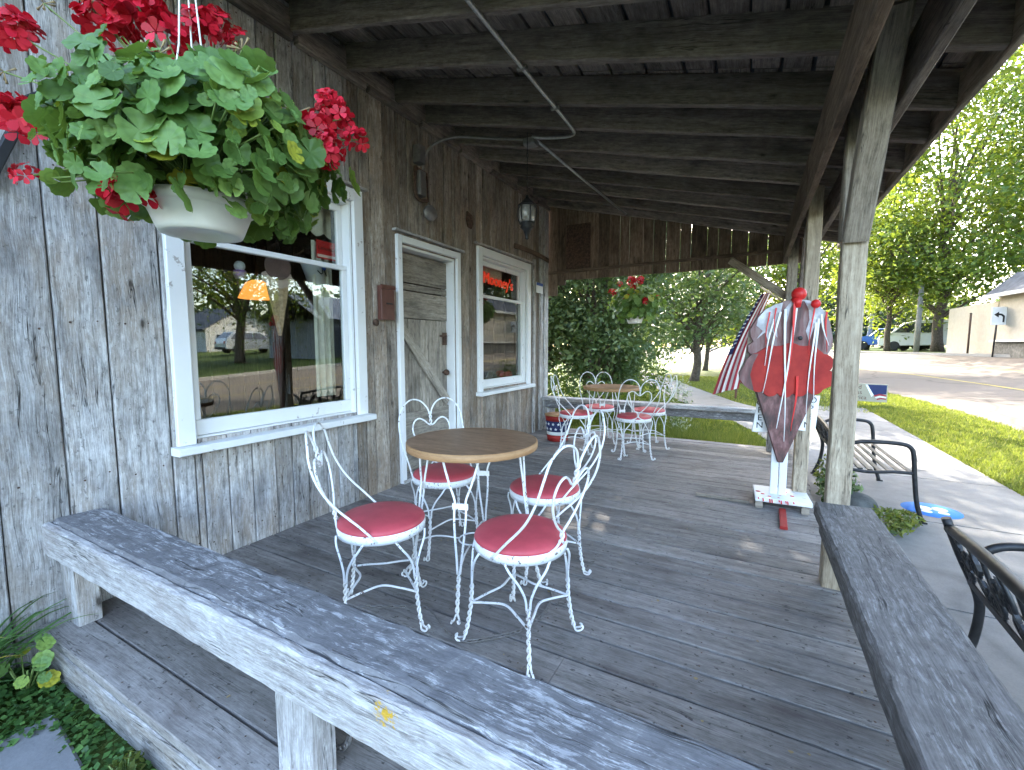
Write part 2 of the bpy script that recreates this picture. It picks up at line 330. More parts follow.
class MB:
    def __init__(s): s.v = []; s.f = []; s.uv = []; s.rnd = []; s.mi = []; s.sm = []
    def face(s, idx, uv=None, rnd=0.5, mi=0, sm=False):
        s.f.append(idx); s.uv.append(uv or [(s.v[i][0] + s.v[i][1] * 0.3, s.v[i][2] + s.v[i][1]) for i in idx]); s.rnd.append(rnd); s.mi.append(mi); s.sm.append(sm)
    def poly(s, pts, **k):
        b = len(s.v); s.v += [tuple(p) for p in pts]; s.face(list(range(b, b + len(pts))), **k)
    def beam(s, A, B, w, h, ref=(0, 0, 1), ch=0.004, seg=1, wob=0.0, rnd=None, mi=0, sag=0.0):
        """a timber from A to B: w across, h along ref; chamfered edges, grain along its length"""
        A, B = Vector(A), Vector(B); T = (B - A); L = T.length; T.normalize()
        rf = Vector(ref); U = (rf - T * rf.dot(T)).normalized(); W = T.cross(U)
        c = min(ch, w * 0.3, h * 0.3); a, b_ = w / 2, h / 2
        prof = [(-a + c, -b_), (a - c, -b_), (a, -b_ + c), (a, b_ - c), (a - c, b_), (-a + c, b_), (-a, b_ - c), (-a, -b_ + c)]
        rnd = random.random() if rnd is None else rnd
        ou, ov = random.random() * 40, random.random() * 40
        per = [0]
        for i in range(8):
            q, p = prof[(i + 1) % 8], prof[i]; per.append(per[-1] + math.hypot(q[0] - p[0], q[1] - p[1]))
        base = len(s.v); offs = [(0, 0)] * 8
        for k in range(seg + 1):
            t = k / seg; o = A + T * (L * t)
            if sag: o = o - U * (sag * 4 * t * (1 - t))
            for i, (x, y) in enumerate(prof):
                jx = random.uniform(-wob, wob); jy = random.uniform(-wob, wob)
                s.v.append(tuple(o + W * (x + jx) + U * (y + jy)))
        for k in range(seg):
            for i in range(8):
                j = (i + 1) % 8
                u0, u1 = ou + L * k / seg, ou + L * (k + 1) / seg
                s.face([base + k * 8 + i, base + k * 8 + j, base + (k + 1) * 8 + j, base + (k + 1) * 8 + i],
                       [(u0, ov + per[i]), (u0, ov + per[i + 1]), (u1, ov + per[i + 1]), (u1, ov + per[i])], rnd, mi)
        s.face([base + i for i in range(7, -1, -1)], [(ou + prof[i][0] * 0.3, ov + prof[i][1]) for i in range(7, -1, -1)], rnd, mi)
        e = base + seg * 8
        s.face([e + i for i in range(8)], [(ou + prof[i][0] * 0.3, ov + prof[i][1]) for i in range(8)], rnd, mi)
        return s
    def box(s, c, d, ch=0.004, rnd=None, mi=0, ax=None):
        c = Vector(c); ax = max(range(3), key=lambda i: d[i]) if ax is None else ax
        e = Vector((0, 0, 0)); e[ax] = d[ax] / 2
        o = [i for i in range(3) if i != ax]
        ref = Vector((0, 0, 0)); ref[o[1]] = 1
        return s.beam(c - e, c + e, d[o[0]], d[o[1]], ref, ch, rnd=rnd, mi=mi)
    def tube(s, P, r, n=6, closed=False, mi=0, rnd=0.5, cap=True):
        P, F = ring_frames(P, closed); b = len(s.v); m = len(P)
        rr = r if hasattr(r, '__len__') else [r] * m; acc = 0
        us = [0]
        for i in range(1, m): us.append(us[-1] + (P[i] - P[i - 1]).length)
        for i in range(m):
            for k in range(n):
                a = 2 * pi * k / n
                s.v.append(tuple(P[i] + (F[i][0] * cos(a) + F[i][1] * sin(a)) * rr[i]))
        for i in range(m if closed else m - 1):
            i2 = (i + 1) % m
            for k in range(n):
                k2 = (k + 1) % n
                s.face([b + i * n + k, b + i * n + k2, b + i2 * n + k2, b + i2 * n + k], [(us[i], k / n), (us[i], (k + 1) / n), (us[i2], (k + 1) / n), (us[i2], k / n)], rnd, mi, True)
        if cap and not closed:
            s.face([b + k for k in range(n - 1, -1, -1)], None, rnd, mi)
            s.face([b + (m - 1) * n + k for k in range(n)], None, rnd, mi)
        return s
    def lathe(s, prof, n=32, c=(0, 0, 0), mi=0, sm=True, rnd=0.5, cap=True):
        b = len(s.v); m = len(prof)
        for r, z in prof:
            for k in range(n):
                a = 2 * pi * k / n; s.v.append((c[0] + r * cos(a), c[1] + r * sin(a), c[2] + z))
        for i in range(m - 1):
            for k in range(n):
                k2 = (k + 1) % n
                s.face([b + i * n + k, b + i * n + k2, b + (i + 1) * n + k2, b + (i + 1) * n + k], None, rnd, mi, sm)
        if cap and prof[0][0] > 1e-5: s.face([b + k for k in range(n - 1, -1, -1)], None, rnd, mi)
        if cap and prof[-1][0] > 1e-5: s.face([b + (m - 1) * n + k for k in range(n)], None, rnd, mi)
        return s
    def sphere(s, c, r, n=16, m=10, sc=(1, 1, 1), mi=0, rnd=0.5):
        p = [(max(r * sin(pi * i / m), 0) * 1.0, -r * cos(pi * i / m) * sc[2]) for i in range(m + 1)]
        b = len(s.v); s.lathe(p, n, (0, 0, 0), mi, True, rnd)
        s.v[b:] = [(c[0] + x * sc[0], c[1] + y * sc[1], c[2] + z) for x, y, z in s.v[b:]]
        return s
    def prism(s, pts, th, mat=None, mi=0, ch=0.0, rnd=0.5, side_mi=None):
        """2D outline (x,z) given thickness th along y"""
        b = len(s.v); n = len(pts); mat = mat or Matrix()
        for y in (-th / 2, th / 2):
            for x, z in pts: s.v.append(tuple(mat @ Vector((x, y, z))))
        s.face([b + i for i in range(n)], [(p[0], p[1]) for p in pts], rnd, mi)
        s.face([b + n + i for i in range(n - 1, -1, -1)], [(pts[i][0], pts[i][1]) for i in range(n - 1, -1, -1)], rnd, mi)
        for i in range(n):
            j = (i + 1) % n
            s.face([b + j, b + i, b + n + i, b + n + j], None, rnd, mi if side_mi is None else side_mi)
        return s
    def add(s, o, mat=None, mi=None):
        b = len(s.v)
        s.v += [tuple(mat @ Vector(p)) for p in o.v] if mat else o.v
        for f, uv, r_, m_, sm in zip(o.f, o.uv, o.rnd, o.mi, o.sm):
            s.f.append([i + b for i in f]); s.uv.append(uv); s.rnd.append(r_); s.mi.append(m_ if mi is None else mi); s.sm.append(sm)
        return s
    def arrays(s, V, F, rnd, mi=0, sm=False):
        b = len(s.v); s.v += [tuple(p) for p in V.tolist()]
        for f, r_ in zip(F.tolist(), rnd.tolist()):
            s.f.append([i + b for i in f]); s.uv.append([(0, 0)] * len(f)); s.rnd.append(r_); s.mi.append(mi); s.sm.append(sm)
        return s
    def mesh(s, name, mats):
        me = bpy.data.meshes.new(name)
        me.from_pydata(s.v, [], s.f); 
        u = me.uv_layers.new(name='UVMap')
        flat = np.array([c for f in s.uv for p in f for c in p], dtype=np.float32)
        if len(flat) == 2 * len(me.loops): u.data.foreach_set('uv', flat)
        a = me.attributes.new('rnd', 'FLOAT', 'FACE'); a.data.foreach_set('value', np.array(s.rnd, dtype=np.float32))
        me.polygons.foreach_set('material_index', np.array(s.mi, dtype=np.int32))
        me.polygons.foreach_set('use_smooth', np.array(s.sm, dtype=bool))
        for m in (mats if isinstance(mats, (list, tuple)) else [mats]): me.materials.append(M[m] if isinstance(m, str) else m)
        me.update(); return me
    def build(s, name, mats, parent=None, at=None):
        """one mesh object; vertices are world coordinates unless the parent is an Empty at the origin"""
        if parent is not None: o3 = ORG.get(parent.name, (0, 0, 0))
        else: o3 = at or (0, 0, 0)
        if any(o3): s.v = [(x - o3[0], y - o3[1], z - o3[2]) for x, y, z in s.v]
        ob = bpy.data.objects.new(name, s.mesh(name, mats)); COL.objects.link(ob)
        if parent is not None: ob.parent = parent; ORG[ob.name] = o3
        else: ob.location = o3; ORG[ob.name] = o3
        return ob
def fixn(o):
    import bmesh
    bm = bmesh.new(); bm.from_mesh(o.data); bmesh.ops.recalc_face_normals(bm, faces=bm.faces); bm.to_mesh(o.data); bm.free(); return o
def tag(o, label, cat, group=None, kind=None):
    if label: o['label'] = label
    if cat: o['category'] = cat
    if group: o['group'] = group
    if kind: o['kind'] = kind
    return o
def struct(o): o['kind'] = 'structure'; return o
def thing(name, label, cat, at=(0, 0, 0), group=None):
    o = bpy.data.objects.new(name, None); o.empty_display_size = 0.1; COL.objects.link(o)
    o.location = at; ORG[o.name] = tuple(at); return tag(o, label, cat, group)
def dup(root, loc, rotz, label):
    def cp(o, par):
        c = o.copy(); COL.objects.link(c)
        if par is not None: c.parent = par
        for ch in list(o.children): cp(ch, c)
        return c
    r = cp(root, None); r.location = loc; r.rotation_euler = (0, 0, rotz); r['label'] = label
    return r
def text_mb(body, size, ext=0.0015, mat=None, mi=0, align='CENTER'):
    cu = bpy.data.curves.new('lettering', 'FONT'); cu.body = body; cu.size = size; cu.extrude = ext; cu.align_x = align; cu.align_y = 'CENTER'; cu.resolution_u = 3
    ob = bpy.data.objects.new('lettering', cu); COL.objects.link(ob)
    me = bpy.data.meshes.new_from_object(ob, depsgraph=bpy.context.evaluated_depsgraph_get())
    mb = MB(); mb.v = [tuple(v.co) for v in me.vertices]
    for p in me.polygons: mb.face(list(p.vertices), None, 0.5, mi)
    bpy.data.objects.remove(ob); bpy.data.curves.remove(cu); bpy.data.meshes.remove(me)
    if mat: mb.v = [tuple(mat @ Vector(p)) for p in mb.v]
    return mb
def orient(c, nrm, roll):
    N = Vector(nrm).normalized(); X = N.orthogonal().normalized(); X = Matrix.Rotation(roll, 3, N) @ X; Yv = N.cross(X)
    m = Matrix((X, Yv, N)).transposed().to_4x4(); m.translation = Vector(c); return m
def frame(o, x, y, z=None):
    """matrix whose local x,y,z axes point along the given world directions"""
    x = Vector(x).normalized(); y = Vector(y).normalized(); z = x.cross(y) if z is None else Vector(z)
    m = Matrix((x, y, z)).transposed().to_4x4(); m.translation = Vector(o); return m

# ------------------------------------------------------------------ terrain, road, pavement
GZ = -0.17
def bend(y): 
    y = min(y, 75.0); return max(0.0, y - 11) ** 2 / 110 if y > 11 else 0.0
def gh(d, y):
    s = np.interp(y, [9, 25, 60], [0, 1.0, 1.1])
    return GZ + (np.interp(d, [4, 7, 9.8, 12, 15, 25, 120, 420], [GZ, 0.04, 0.2, 0.62, 0.78, 0.85, 0.9, 0.95]) - GZ) * s
def P3(d, y, dz=0.0): return (d - bend(y), y, float(gh(d, y)) + dz)
YS = [-300, -150, -80, -40, -20, -10, -4, 0, 4, 8, 10, 12, 14, 16, 18, 20, 22, 24, 26, 28, 31, 34, 38, 42, 47, 52, 58, 65, 75, 100, 150, 250, 420]
def sheet(name, mat, ds, ys, dz):
    mb = MB()
    for y in ys:
        for d in ds: mb.v.append(P3(d, y, dz))
    n = len(ds)
    for i in range(len(ys) - 1):
        for j in range(n - 1): mb.face([i * n + j, i * n + j + 1, (i + 1) * n + j + 1, (i + 1) * n + j], None, 0.5, 0, True)
    return struct(mb.build(name, mat))
sheet('ground', 'ground', [-400, -150, -60, -25, -10, -5, 0, 2.3, 4, 5.5, 7, 8.4, 9.8, 11, 12, 13.5, 15, 20, 25, 40, 70, 120, 250, 420], YS, -0.012)
sheet('road', 'road', [4, 5.5, 7, 8.4, 9.8, 11, 12, 13.4], YS[1:-2], 0.0)
fy = [y for y in YS[2:-3]]
sheet('road_marking', 'yellow', [7.38, 7.5], fy, 0.005)
sheet('road_marking', 'yellow', [10.34, 10.46], fy, 0.005)
mb = MB()
for i in range(len(fy) - 1):
    for (d0, z0), (d1, z1) in zip([(13.4, 0), (13.42, 0.13), (13.56, 0.13), (13.58, 0.0)], [(13.42, 0.13), (13.56, 0.13), (13.58, 0.0)]):
        mb.poly([P3(d0, fy[i], z0), P3(d1, fy[i], z1), P3(d1, fy[i + 1], z1), P3(d0, fy[i + 1], z0)])
struct(mb.build('kerb', 'kerb'))
# sidewalk slabs beside the porch
mb = MB(); y = -6.0; k = 0
while y < 12:
    L = 1.52 if y < 6 else 1.6
    mb.beam((1.42 if y > 6.2 else 1.42, y + 0.008, GZ - 0.036), (1.42, y + L - 0.008, GZ - 0.036), 1.80, 0.08, (0, 0, 1), 0.006); y += L
struct(mb.build('sidewalk', 'concrete'))
mb = MB(); pp = [(1.2, 6.4), (0.78, 8.2), (0.12, 10.2), (-0.95, 12.2), (-2.05, 15.2), (-3.4, 19), (-6.2, 26), (-11, 36)]
for i in range(len(pp) - 1):
    (x0, y0), (x1, y1) = pp[i], pp[i + 1]
    def nrm(i):
        a = Vector(pp[max(i - 1, 0)]); b = Vector(pp[min(i + 1, len(pp) - 1)]); d = (b - a).normalized(); return Vector((-d.y, d.x)) * 0.66
    n0, n1 = nrm(i), nrm(i + 1)
    mb.poly([(x0 + n0.x, y0 + n0.y, GZ + 0.009), (x0 - n0.x, y0 - n0.y, GZ + 0.009), (x1 - n1.x, y1 - n1.y, GZ + 0.009), (x1 + n1.x, y1 + n1.y, GZ + 0.009)])
struct(fixn(mb.build('path', 'concrete')))

# ------------------------------------------------------------------ shop building
WX = -2.75
shop = thing('plank_building', 'weathered grey vertical plank shop front with white trimmed windows and old plank door', 'building', (WX, 3, GZ))
OPEN = [('w', 1.31, 2.49, 0.72, 2.35), ('d', 3.02, 3.84, 0.0, 2.14), ('w', 4.34, 5.50, 0.74, 2.27)]
mb = MB()
edges = [-3.0]
while edges[-1] < 0.3: edges.append(edges[-1] + random.uniform(0.17, 0.25))
edges[-1] = 0.34
edges += [0.565, 0.78, 0.965, 1.20]
while edges[-1] < 6.0: edges.append(edges[-1] + random.uniform(0.095, 0.165))
edges[-1] = 6.13
for a in range(len(edges) - 1):
    y0, y1 = edges[a], edges[a + 1]
    cuts = [y0, y1]
    for _, o0, o1, _, _ in OPEN:
        for e in (o0, o1):
            if y0 + 0.015 < e < y1 - 0.015: cuts.append(e)
    cuts.sort(); rn = random.random(); dx = random.uniform(-0.004, 0.004)
    for c0, c1 in zip(cuts[:-1], cuts[1:]):
        ym = (c0 + c1) / 2; zs = [(-0.16 if c0 < 0.62 else -0.02, 3.55)]
        for _, o0, o1, z0, z1 in OPEN:
            if o0 < ym < o1: zs = ([(-0.02, z0)] if z0 > 0.05 else []) + [(z1, 3.55)]
        for z0, z1 in zs:
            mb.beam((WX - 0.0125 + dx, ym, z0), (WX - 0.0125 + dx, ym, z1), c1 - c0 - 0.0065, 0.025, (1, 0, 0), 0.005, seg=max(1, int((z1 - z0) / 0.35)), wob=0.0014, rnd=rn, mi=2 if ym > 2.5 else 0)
def nail(mb, p, ax, r_=0.0042):
    m_ = orient(p, ax, 0); b = len(mb.v); mb.v += [tuple(m_ @ Vector((r_ * cos(k * pi / 3), r_ * sin(k * pi / 3), 0.0015))) for k in range(6)]; mb.face([b + k for k in range(6)], [(0, 0)] * 6, random.random(), 1)
for a in range(len(edges) - 1):
    for z in (0.10, 0.62, 1.35, 2.05, 2.75, 3.2):
        for f_ in (0.25, 0.75):
            y = edges[a] + (edges[a + 1] - edges[a]) * f_ + random.uniform(-.012, .012); zz = z + random.uniform(-.03, .03)
            if not any(o0 - .03 < y < o1 + .03 and z0 - .03 < zz < z1 + .03 for _, o0, o1, z0, z1 in OPEN): nail(mb, (WX + 0.0045, y, zz), (1, 0, 0), random.uniform(.003, .0055))
mb.build('wall', ['wall', 'rust', 'wall_brown'], shop)
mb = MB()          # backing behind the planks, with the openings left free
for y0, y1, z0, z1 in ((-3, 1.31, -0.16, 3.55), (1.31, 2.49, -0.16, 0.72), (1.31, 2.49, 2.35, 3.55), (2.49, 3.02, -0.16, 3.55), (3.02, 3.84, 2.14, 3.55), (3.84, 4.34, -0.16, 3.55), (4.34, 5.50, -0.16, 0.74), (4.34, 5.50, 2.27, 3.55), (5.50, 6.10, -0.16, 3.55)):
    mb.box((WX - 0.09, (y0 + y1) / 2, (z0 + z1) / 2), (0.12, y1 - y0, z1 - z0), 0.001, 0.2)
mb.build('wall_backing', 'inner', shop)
mb = MB()
for i in range(30):
    mb.beam((WX - 0.02 - 0.2 * i - 0.1, 6.115, -0.16), (WX - 0.02 - 0.2 * i - 0.1, 6.115, 4.4), 0.195, 0.03, (0, 1, 0))
    mb.beam((WX - 0.02 - 0.2 * i - 0.1, -3.0, -0.16), (WX - 0.02 - 0.2 * i - 0.1, -3.0, 4.4), 0.195, 0.03, (0, 1, 0))
mb.box((-8.9, 1.55, 2.1), (0.1, 9.1, 4.6), 0.002)
mb.build('side_wall', 'wall', shop)
mb = MB()
mb.beam((WX + 0.02, 5.70, 0.0), (WX + 0.02, 5.70, 2.45), 0.06, 0.03, (1, 0, 0), 0.003)
mb.beam((WX + 0.022, 5.93, -0.02), (WX + 0.022, 5.93, 3.3), 0.09, 0.035, (1, 0, 0), 0.003)
mb.beam((WX + 0.03, 6.06, -0.02), (WX + 0.03, 6.06, 3.2), 0.13, 0.05, (1, 0, 0), 0.003)
mb.build('corner_board', 'wall', shop)
mb = MB()
mb.poly([(WX + 0.05, -3.1, 3.5), (WX + 0.05, 6.2, 3.5), (-5.9, 6.2, 5.0), (-5.9, -3.1, 5.0)]); mb.poly([(-5.9, -3.1, 5.0), (-5.9, 6.2, 5.0), (-9.1, 6.2, 3.5), (-9.1, -3.1, 3.5)])
mb.build('roof', 'shingle', shop)
mb = MB()
for i in range(16):
    mb.beam((-2.9 - 0.2 * i - 0.1, -2.9, 2.72), (-2.9 - 0.2 * i - 0.1, 6.0, 2.72), 0.19, 0.02, (0, 0, 1))
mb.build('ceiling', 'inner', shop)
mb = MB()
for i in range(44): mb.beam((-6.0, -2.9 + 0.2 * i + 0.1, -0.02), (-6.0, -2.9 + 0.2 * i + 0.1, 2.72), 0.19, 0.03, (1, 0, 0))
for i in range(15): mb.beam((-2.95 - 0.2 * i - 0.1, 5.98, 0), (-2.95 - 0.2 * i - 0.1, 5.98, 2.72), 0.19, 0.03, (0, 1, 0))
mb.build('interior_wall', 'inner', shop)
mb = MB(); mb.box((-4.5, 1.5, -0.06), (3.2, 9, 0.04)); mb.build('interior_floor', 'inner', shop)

def window(y0, y1, z0, z1, mid):
    cw = 0.09
    mb = MB(); x = WX + 0.012
    mb.beam((x, y0 - cw / 2, z0 - 0.02), (x, y0 - cw / 2, z1 + cw), cw, 0.036, (1, 0, 0), 0.004, rnd=.5)
    mb.beam((x, y1 + cw / 2, z0 - 0.02), (x, y1 + cw / 2, z1 + cw), cw, 0.036, (1, 0, 0), 0.004, rnd=.5)
    mb.beam((x, y0 + .001, z1 + cw / 2), (x, y1 - .001, z1 + cw / 2), 0.036, cw, (0, 0, 1), 0.004, rnd=.5)
    for yy in (y0 + 0.011, y1 - 0.011): mb.beam((x - 0.075, yy, z0), (x - 0.075, yy, z1), 0.022, 0.11, (1, 0, 0), 0.002, rnd=.5)
    mb.beam((x - 0.075, y0 + .023, z1 - 0.011), (x - 0.075, y1 - .023, z1 - 0.011), 0.11, 0.022, (0, 0, 1), 0.002, rnd=.5)
    f = mb.build('window', 'white', shop)
    mb = MB(); mb.beam((x + 0.02, y0 - cw - 0.025, z0 - 0.045), (x + 0.02, y1 + cw + 0.025, z0 - 0.045), 0.12, 0.045, (0, 0, 1), 0.006, seg=9, wob=0.0012, rnd=.5)
    mb.beam((x - 0.085, y0 + .001, z0 - 0.005), (x - 0.085, y1 - .001, z0 - 0.005), 0.11, 0.03, (0, 0, 1), 0.003, rnd=.5)
    mb.build('sill', 'white', f)
    mb = MB(); xs = WX - 0.062; a, b = y0 + 0.024, y1 - 0.024
    bt = z0 + 0.012
    mb.beam((xs, a, bt + 0.045), (xs, b, bt + 0.045), 0.034, 0.09, (0, 0, 1), 0.003, rnd=.5)
    mb.beam((xs, a, mid), (xs, b, mid), 0.040, 0.034, (0, 0, 1), 0.003, rnd=.5)
    for yy in (a + 0.021, b - 0.021): mb.beam((xs, yy, bt + 0.092), (xs, yy, mid - 0.018), 0.042, 0.034, (1, 0, 0), 0.003, rnd=.5)
    mb.build('lower_sash', 'white', f)
    mb = MB(); xu = WX - 0.100
    mb.beam((xu, a, z1 - 0.05), (xu, b, z1 - 0.05), 0.034, 0.05, (0, 0, 1), 0.003, rnd=.5)
    for yy in (a + 0.021, b - 0.021): mb.beam((xu, yy, mid - 0.01), (xu, yy, z1 - 0.076), 0.042, 0.034, (1, 0, 0), 0.003, rnd=.5)
    mb.build('upper_sash', 'white', f)
    for xx, za, zb in ((xs, bt + 0.088, mid - 0.014), (xu, mid + 0.002, z1 - 0.072)):
        mb = MB(); mb.box((xx, (a + b) / 2, (za + zb) / 2), (0.004, b - a - 0.08, zb - za), 0.0005); mb.build('pane', 'glass', f)
    return f
window(*OPEN[0][1:], 1.845)
window(*OPEN[2][1:], 1.83)

# old plank door, set back in a white frame
_, y0, y1, z0, z1 = OPEN[1]
mb = MB(); x = WX + 0.012
for yy in (y0 - 0.03, y1 + 0.035): mb.beam((x, yy, 0.005), (x, yy, z1 + 0.07), 0.06, 0.036, (1, 0, 0), 0.004, rnd=.5)
mb.beam((x, y0 + .001, z1 + 0.04), (x, y1 + .004, z1 + 0.04), 0.036, 0.06, (0, 0, 1), 0.004, rnd=.5)
for yy in (y0 + 0.012, y1 - 0.012): mb.beam((x - 0.10, yy, 0.005), (x - 0.10, yy, z1), 0.024, 0.16, (1, 0, 0), 0.003, rnd=.5)
mb.beam((x - 0.10, y0 + .025, z1 - 0.012), (x - 0.10, y1 - .025, z1 - 0.012), 0.16, 0.024, (0, 0, 1), 0.003, rnd=.5)
mb.build('door_frame', 'white', shop)
mb = MB(); xd = WX - 0.115; a, b = y0 + 0.026, y1 - 0.026
yy = a
while yy < b - 0.02:
    wd = min(random.uniform(0.13, 0.2), b - yy)
    if b - yy - wd < 0.05: wd = b - yy
    mb.beam((xd, yy + wd / 2, 0.05), (xd, yy + wd / 2, 1.50), wd - 0.006, 0.03, (1, 0, 0), 0.004, seg=5, wob=0.001); yy += wd
for za, zb in ((1.505, 1.76), (1.765, 1.83), (1.835, 2.10)):
    mb.beam((xd + 0.004, a, (za + zb) / 2), (xd + 0.004, b, (za + zb) / 2), 0.03, zb - za - 0.004, (0, 0, 1), 0.004, seg=5, wob=0.001)
for za, zb in ((0.05, 0.30), (0.30, 0.62)):
    mb.beam((xd + 0.022, a, (za + zb) / 2), (xd + 0.022, b, (za + zb) / 2), 0.018, zb - za - 0.008, (0, 0, 1), 0.004, rnd=0.15)
door = mb.build('door', 'door', shop)
mb = MB(); mb.beam((xd + 0.036, a + 0.02, 1.46), (xd + 0.036, b - 0.03, 0.66), 0.03, 0.10, (0, 1, 0.9), 0.005, seg=4, wob=0.001); mb.build('door_brace', 'door', door)
mb = MB(); mb.sphere((xd + 0.06, b - 0.07, 0.97), 0.032, 12, 8); mb.tube([(xd + 0.01, b - 0.07, 0.97), (xd + 0.05, b - 0.07, 0.97)], 0.012, 8); mb.build('knob', 'rust', door)
mb = MB(); mb.box((xd + 0.025, b - 0.05, 1.32), (0.02, 0.06, 0.13), 0.004); mb.box((xd + 0.032, b - 0.08, 1.35), (0.02, 0.10, 0.02), 0.004); mb.box((xd + 0.032, b - 0.06, 1.29), (0.02, 0.05, 0.02), 0.004); mb.build('latch', 'rust', door)
mb = MB(); mb.box((WX - 0.06, (y0 + y1) / 2, 0.012), (0.20, y1 - y0 + 0.10, 0.035), 0.006); mb.build('threshold', 'wall', shop)
mb = MB(); mb.beam((WX + 0.02, 2.93, 2.245), (WX + 0.02, 3.96, 2.235), 0.05, 0.02, (0, 0, 1), 0.003, seg=5, wob=0.002)
mb.beam((WX + 0.02, 4.2, 2.385), (WX + 0.02, 5.62, 2.39), 0.05, 0.02, (0, 0, 1), 0.003, seg=5, wob=0.002)
mb.beam((WX + 0.02, 1.2, 2.465), (WX + 0.02, 2.62, 2.465), 0.05, 0.02, (0, 0, 1), 0.003, seg=5, wob=0.002); mb.build('drip_board', 'wall', shop)

# ------------------------------------------------------------------ porch
porch = thing('porch', 'old timber porch with grey board deck, posts and open rafter roof', 'porch', (-1.1, 3.4, GZ))
mb = MB(); y = 0.632
first = [0.780, 0.935, 1.097, 1.258, 1.418, 1.58, 1.742, 1.895, 2.05]
ys_ = [0.632] + first
while ys_[-1] < 6.1: ys_.append(ys_[-1] + random.uniform(0.148, 0.162))
for a, b in zip(ys_[:-1], ys_[1:]):
    x1 = 0.50 + random.uniform(-0.012, 0.012); rn = random.random()
    js = [WX + 0.004]
    if random.random() < 0.4: js.append(random.uniform(-1.9, -0.6))
    js.append(x1)
    dz = random.uniform(-0.0015, 0.0015)
    for xa, xb in zip(js[:-1], js[1:]):
        mb.beam((xa + .001, (a + b) / 2, -0.018 + dz), (xb - .001, (a + b) / 2, -0.018 + dz), b - a - 0.0095, 0.036, (0, 0, 1), 0.004, seg=8, wob=0.001, rnd=min(1, max(0, rn + random.uniform(-.1, .1))))
for a, b in zip(ys_[:-1], ys_[1:]):
    for x in (-2.62, -2.0, -1.38, -0.76, -0.14, 0.42):
        for f_ in (0.22, 0.78): nail(mb, (x + random.uniform(-.015, .015), a + (b - a) * f_, 0.0012), (0, 0, 1), random.uniform(.003, .005))
mb.build('deck', ['deck', 'rust'], porch)
mb = MB(); mb.beam((WX, 0.652, -0.105), (0.5, 0.652, -0.105), 0.04, 0.135, (0, 0, 1), 0.005, seg=10, wob=0.001)
mb.beam((0.478, 0.68, -0.105), (0.478, ys_[-1], -0.105), 0.04, 0.135, (0, 0, 1), 0.005)
mb.beam((WX, ys_[-1] - 0.02, -0.105), (0.45, ys_[-1] - 0.02, -0.105), 0.04, 0.135, (0, 0, 1), 0.005)
mb.build('deck_fascia', 'wall', porch)
SL = -0.255
def zr(x): return 3.28 + SL * (x - WX)     # underside of the rafters
RY = [0.62, 1.06, 1.53, 2.01, 2.46, 2.96, 3.35, 3.81, 4.25, 4.7, 5.15, 5.6, 6.08]
for y in RY:
    mb = MB(); x0, x1 = WX + 0.02, 0.80
    hh = random.uniform(0.155, 0.18)
    nrm = Vector((-SL, 0, 1)).normalized()
    o = nrm * (hh / 2)
    mb.beam(Vector((x0, y, zr(x0))) + o, Vector((x1, y, zr(x1))) + o, 0.05, hh, (0, 0, 1), 0.006, seg=10, wob=0.004)
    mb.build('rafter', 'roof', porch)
mb = MB()           # sheathing boards along the porch
s = 0.0; L = math.hypot(1, SL)
while WX + s / L < 0.84:
    wd = random.uniform(0.14, 0.24); xm = WX + (s + wd / 2) / L; zz = zr(xm) + 0.185 + random.uniform(0, 0.012)
    for ya, yb in ((0.45, 2.9), (2.91, 6.3)): mb.beam((xm, ya, zz), (xm, yb, zz), wd - random.uniform(0.008, 0.03), 0.022, (-SL, 0, 1), 0.002)
    s += wd
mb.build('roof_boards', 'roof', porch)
mb = MB()
c = [(WX - 0.02, 0.40), (0.88, 0.40), (0.88, 6.34), (WX - 0.02, 6.34)]
T = [(x, y, zr(x) + 0.225) for x, y in c]; B = [(x, y, zr(x) + 0.21) for x, y in c]
mb.poly(T); mb.poly(B[::-1])
for i in range(4): mb.poly([T[i], B[i], B[(i + 1) % 4], T[(i + 1) % 4]])
mb.build('shingles', 'shingle', porch)
mb = MB(); mb.beam((WX + 0.03, 0.5, 3.33), (WX + 0.03, 6.12, 3.33), 0.06, 0.14, (0, 0, 1), 0.006, seg=8, wob=0.003); mb.build('ledger', 'roof', porch)
mb = MB()
for i in range(9): mb.beam((WX + 0.04, 0.8 + i * 0.62, 3.24), (WX + 0.04, 1.38 + i * 0.62, 3.24), 0.05, 0.05, (0, 0, 1), 0.006)
mb.build('blocking', 'roof', porch)
mb = MB(); mb.beam((0.822, 0.42, zr(0.82) + 0.075), (0.822, 6.32, zr(0.82) + 0.075), 0.03, 0.16, (0, 0, 1), 0.004, seg=9, wob=0.002)
mb.build('eave_board', 'post_dark', porch)
for x in (0.292, 0.512):
    mb = MB()
    for ya, yb in ((0.55, 3.55), (3.56, 6.15)): mb.beam((x, ya, 2.355), (x, yb, 2.345), 0.04, 0.27 if x < .4 else 0.22, (0, 0, 1), 0.005, seg=8, wob=0.002)
    mb.build('beam', 'roof' if x > .4 else 'gable', porch)
def post(x, y, w_, z0, z1, mat='post'):
    mb = MB(); mb.beam((x, y, z0), (x, y, z1), w_, w_, (0, 1, 0), 0.006, seg=9, wob=0.0015); return mb.build('post', mat, porch)
post(0.418, 2.745, 0.098, 0.0, 1.77)
mb = MB(); mb.beam((0.408, 2.80, 1.772), (0.408, 2.80, 2.46), 0.085, 0.085, (0, 1, 0), 0.006, seg=5, wob=0.0015); mb.build('post_top', 'post_dark', porch)
mb = MB(); mb.beam((0.415, 2.705, 1.765), (0.412, 2.20, 2.50), 0.10, 0.09, (0, 1, 0), 0.006, seg=6, wob=0.002); mb.build('brace', 'post_dark', porch)
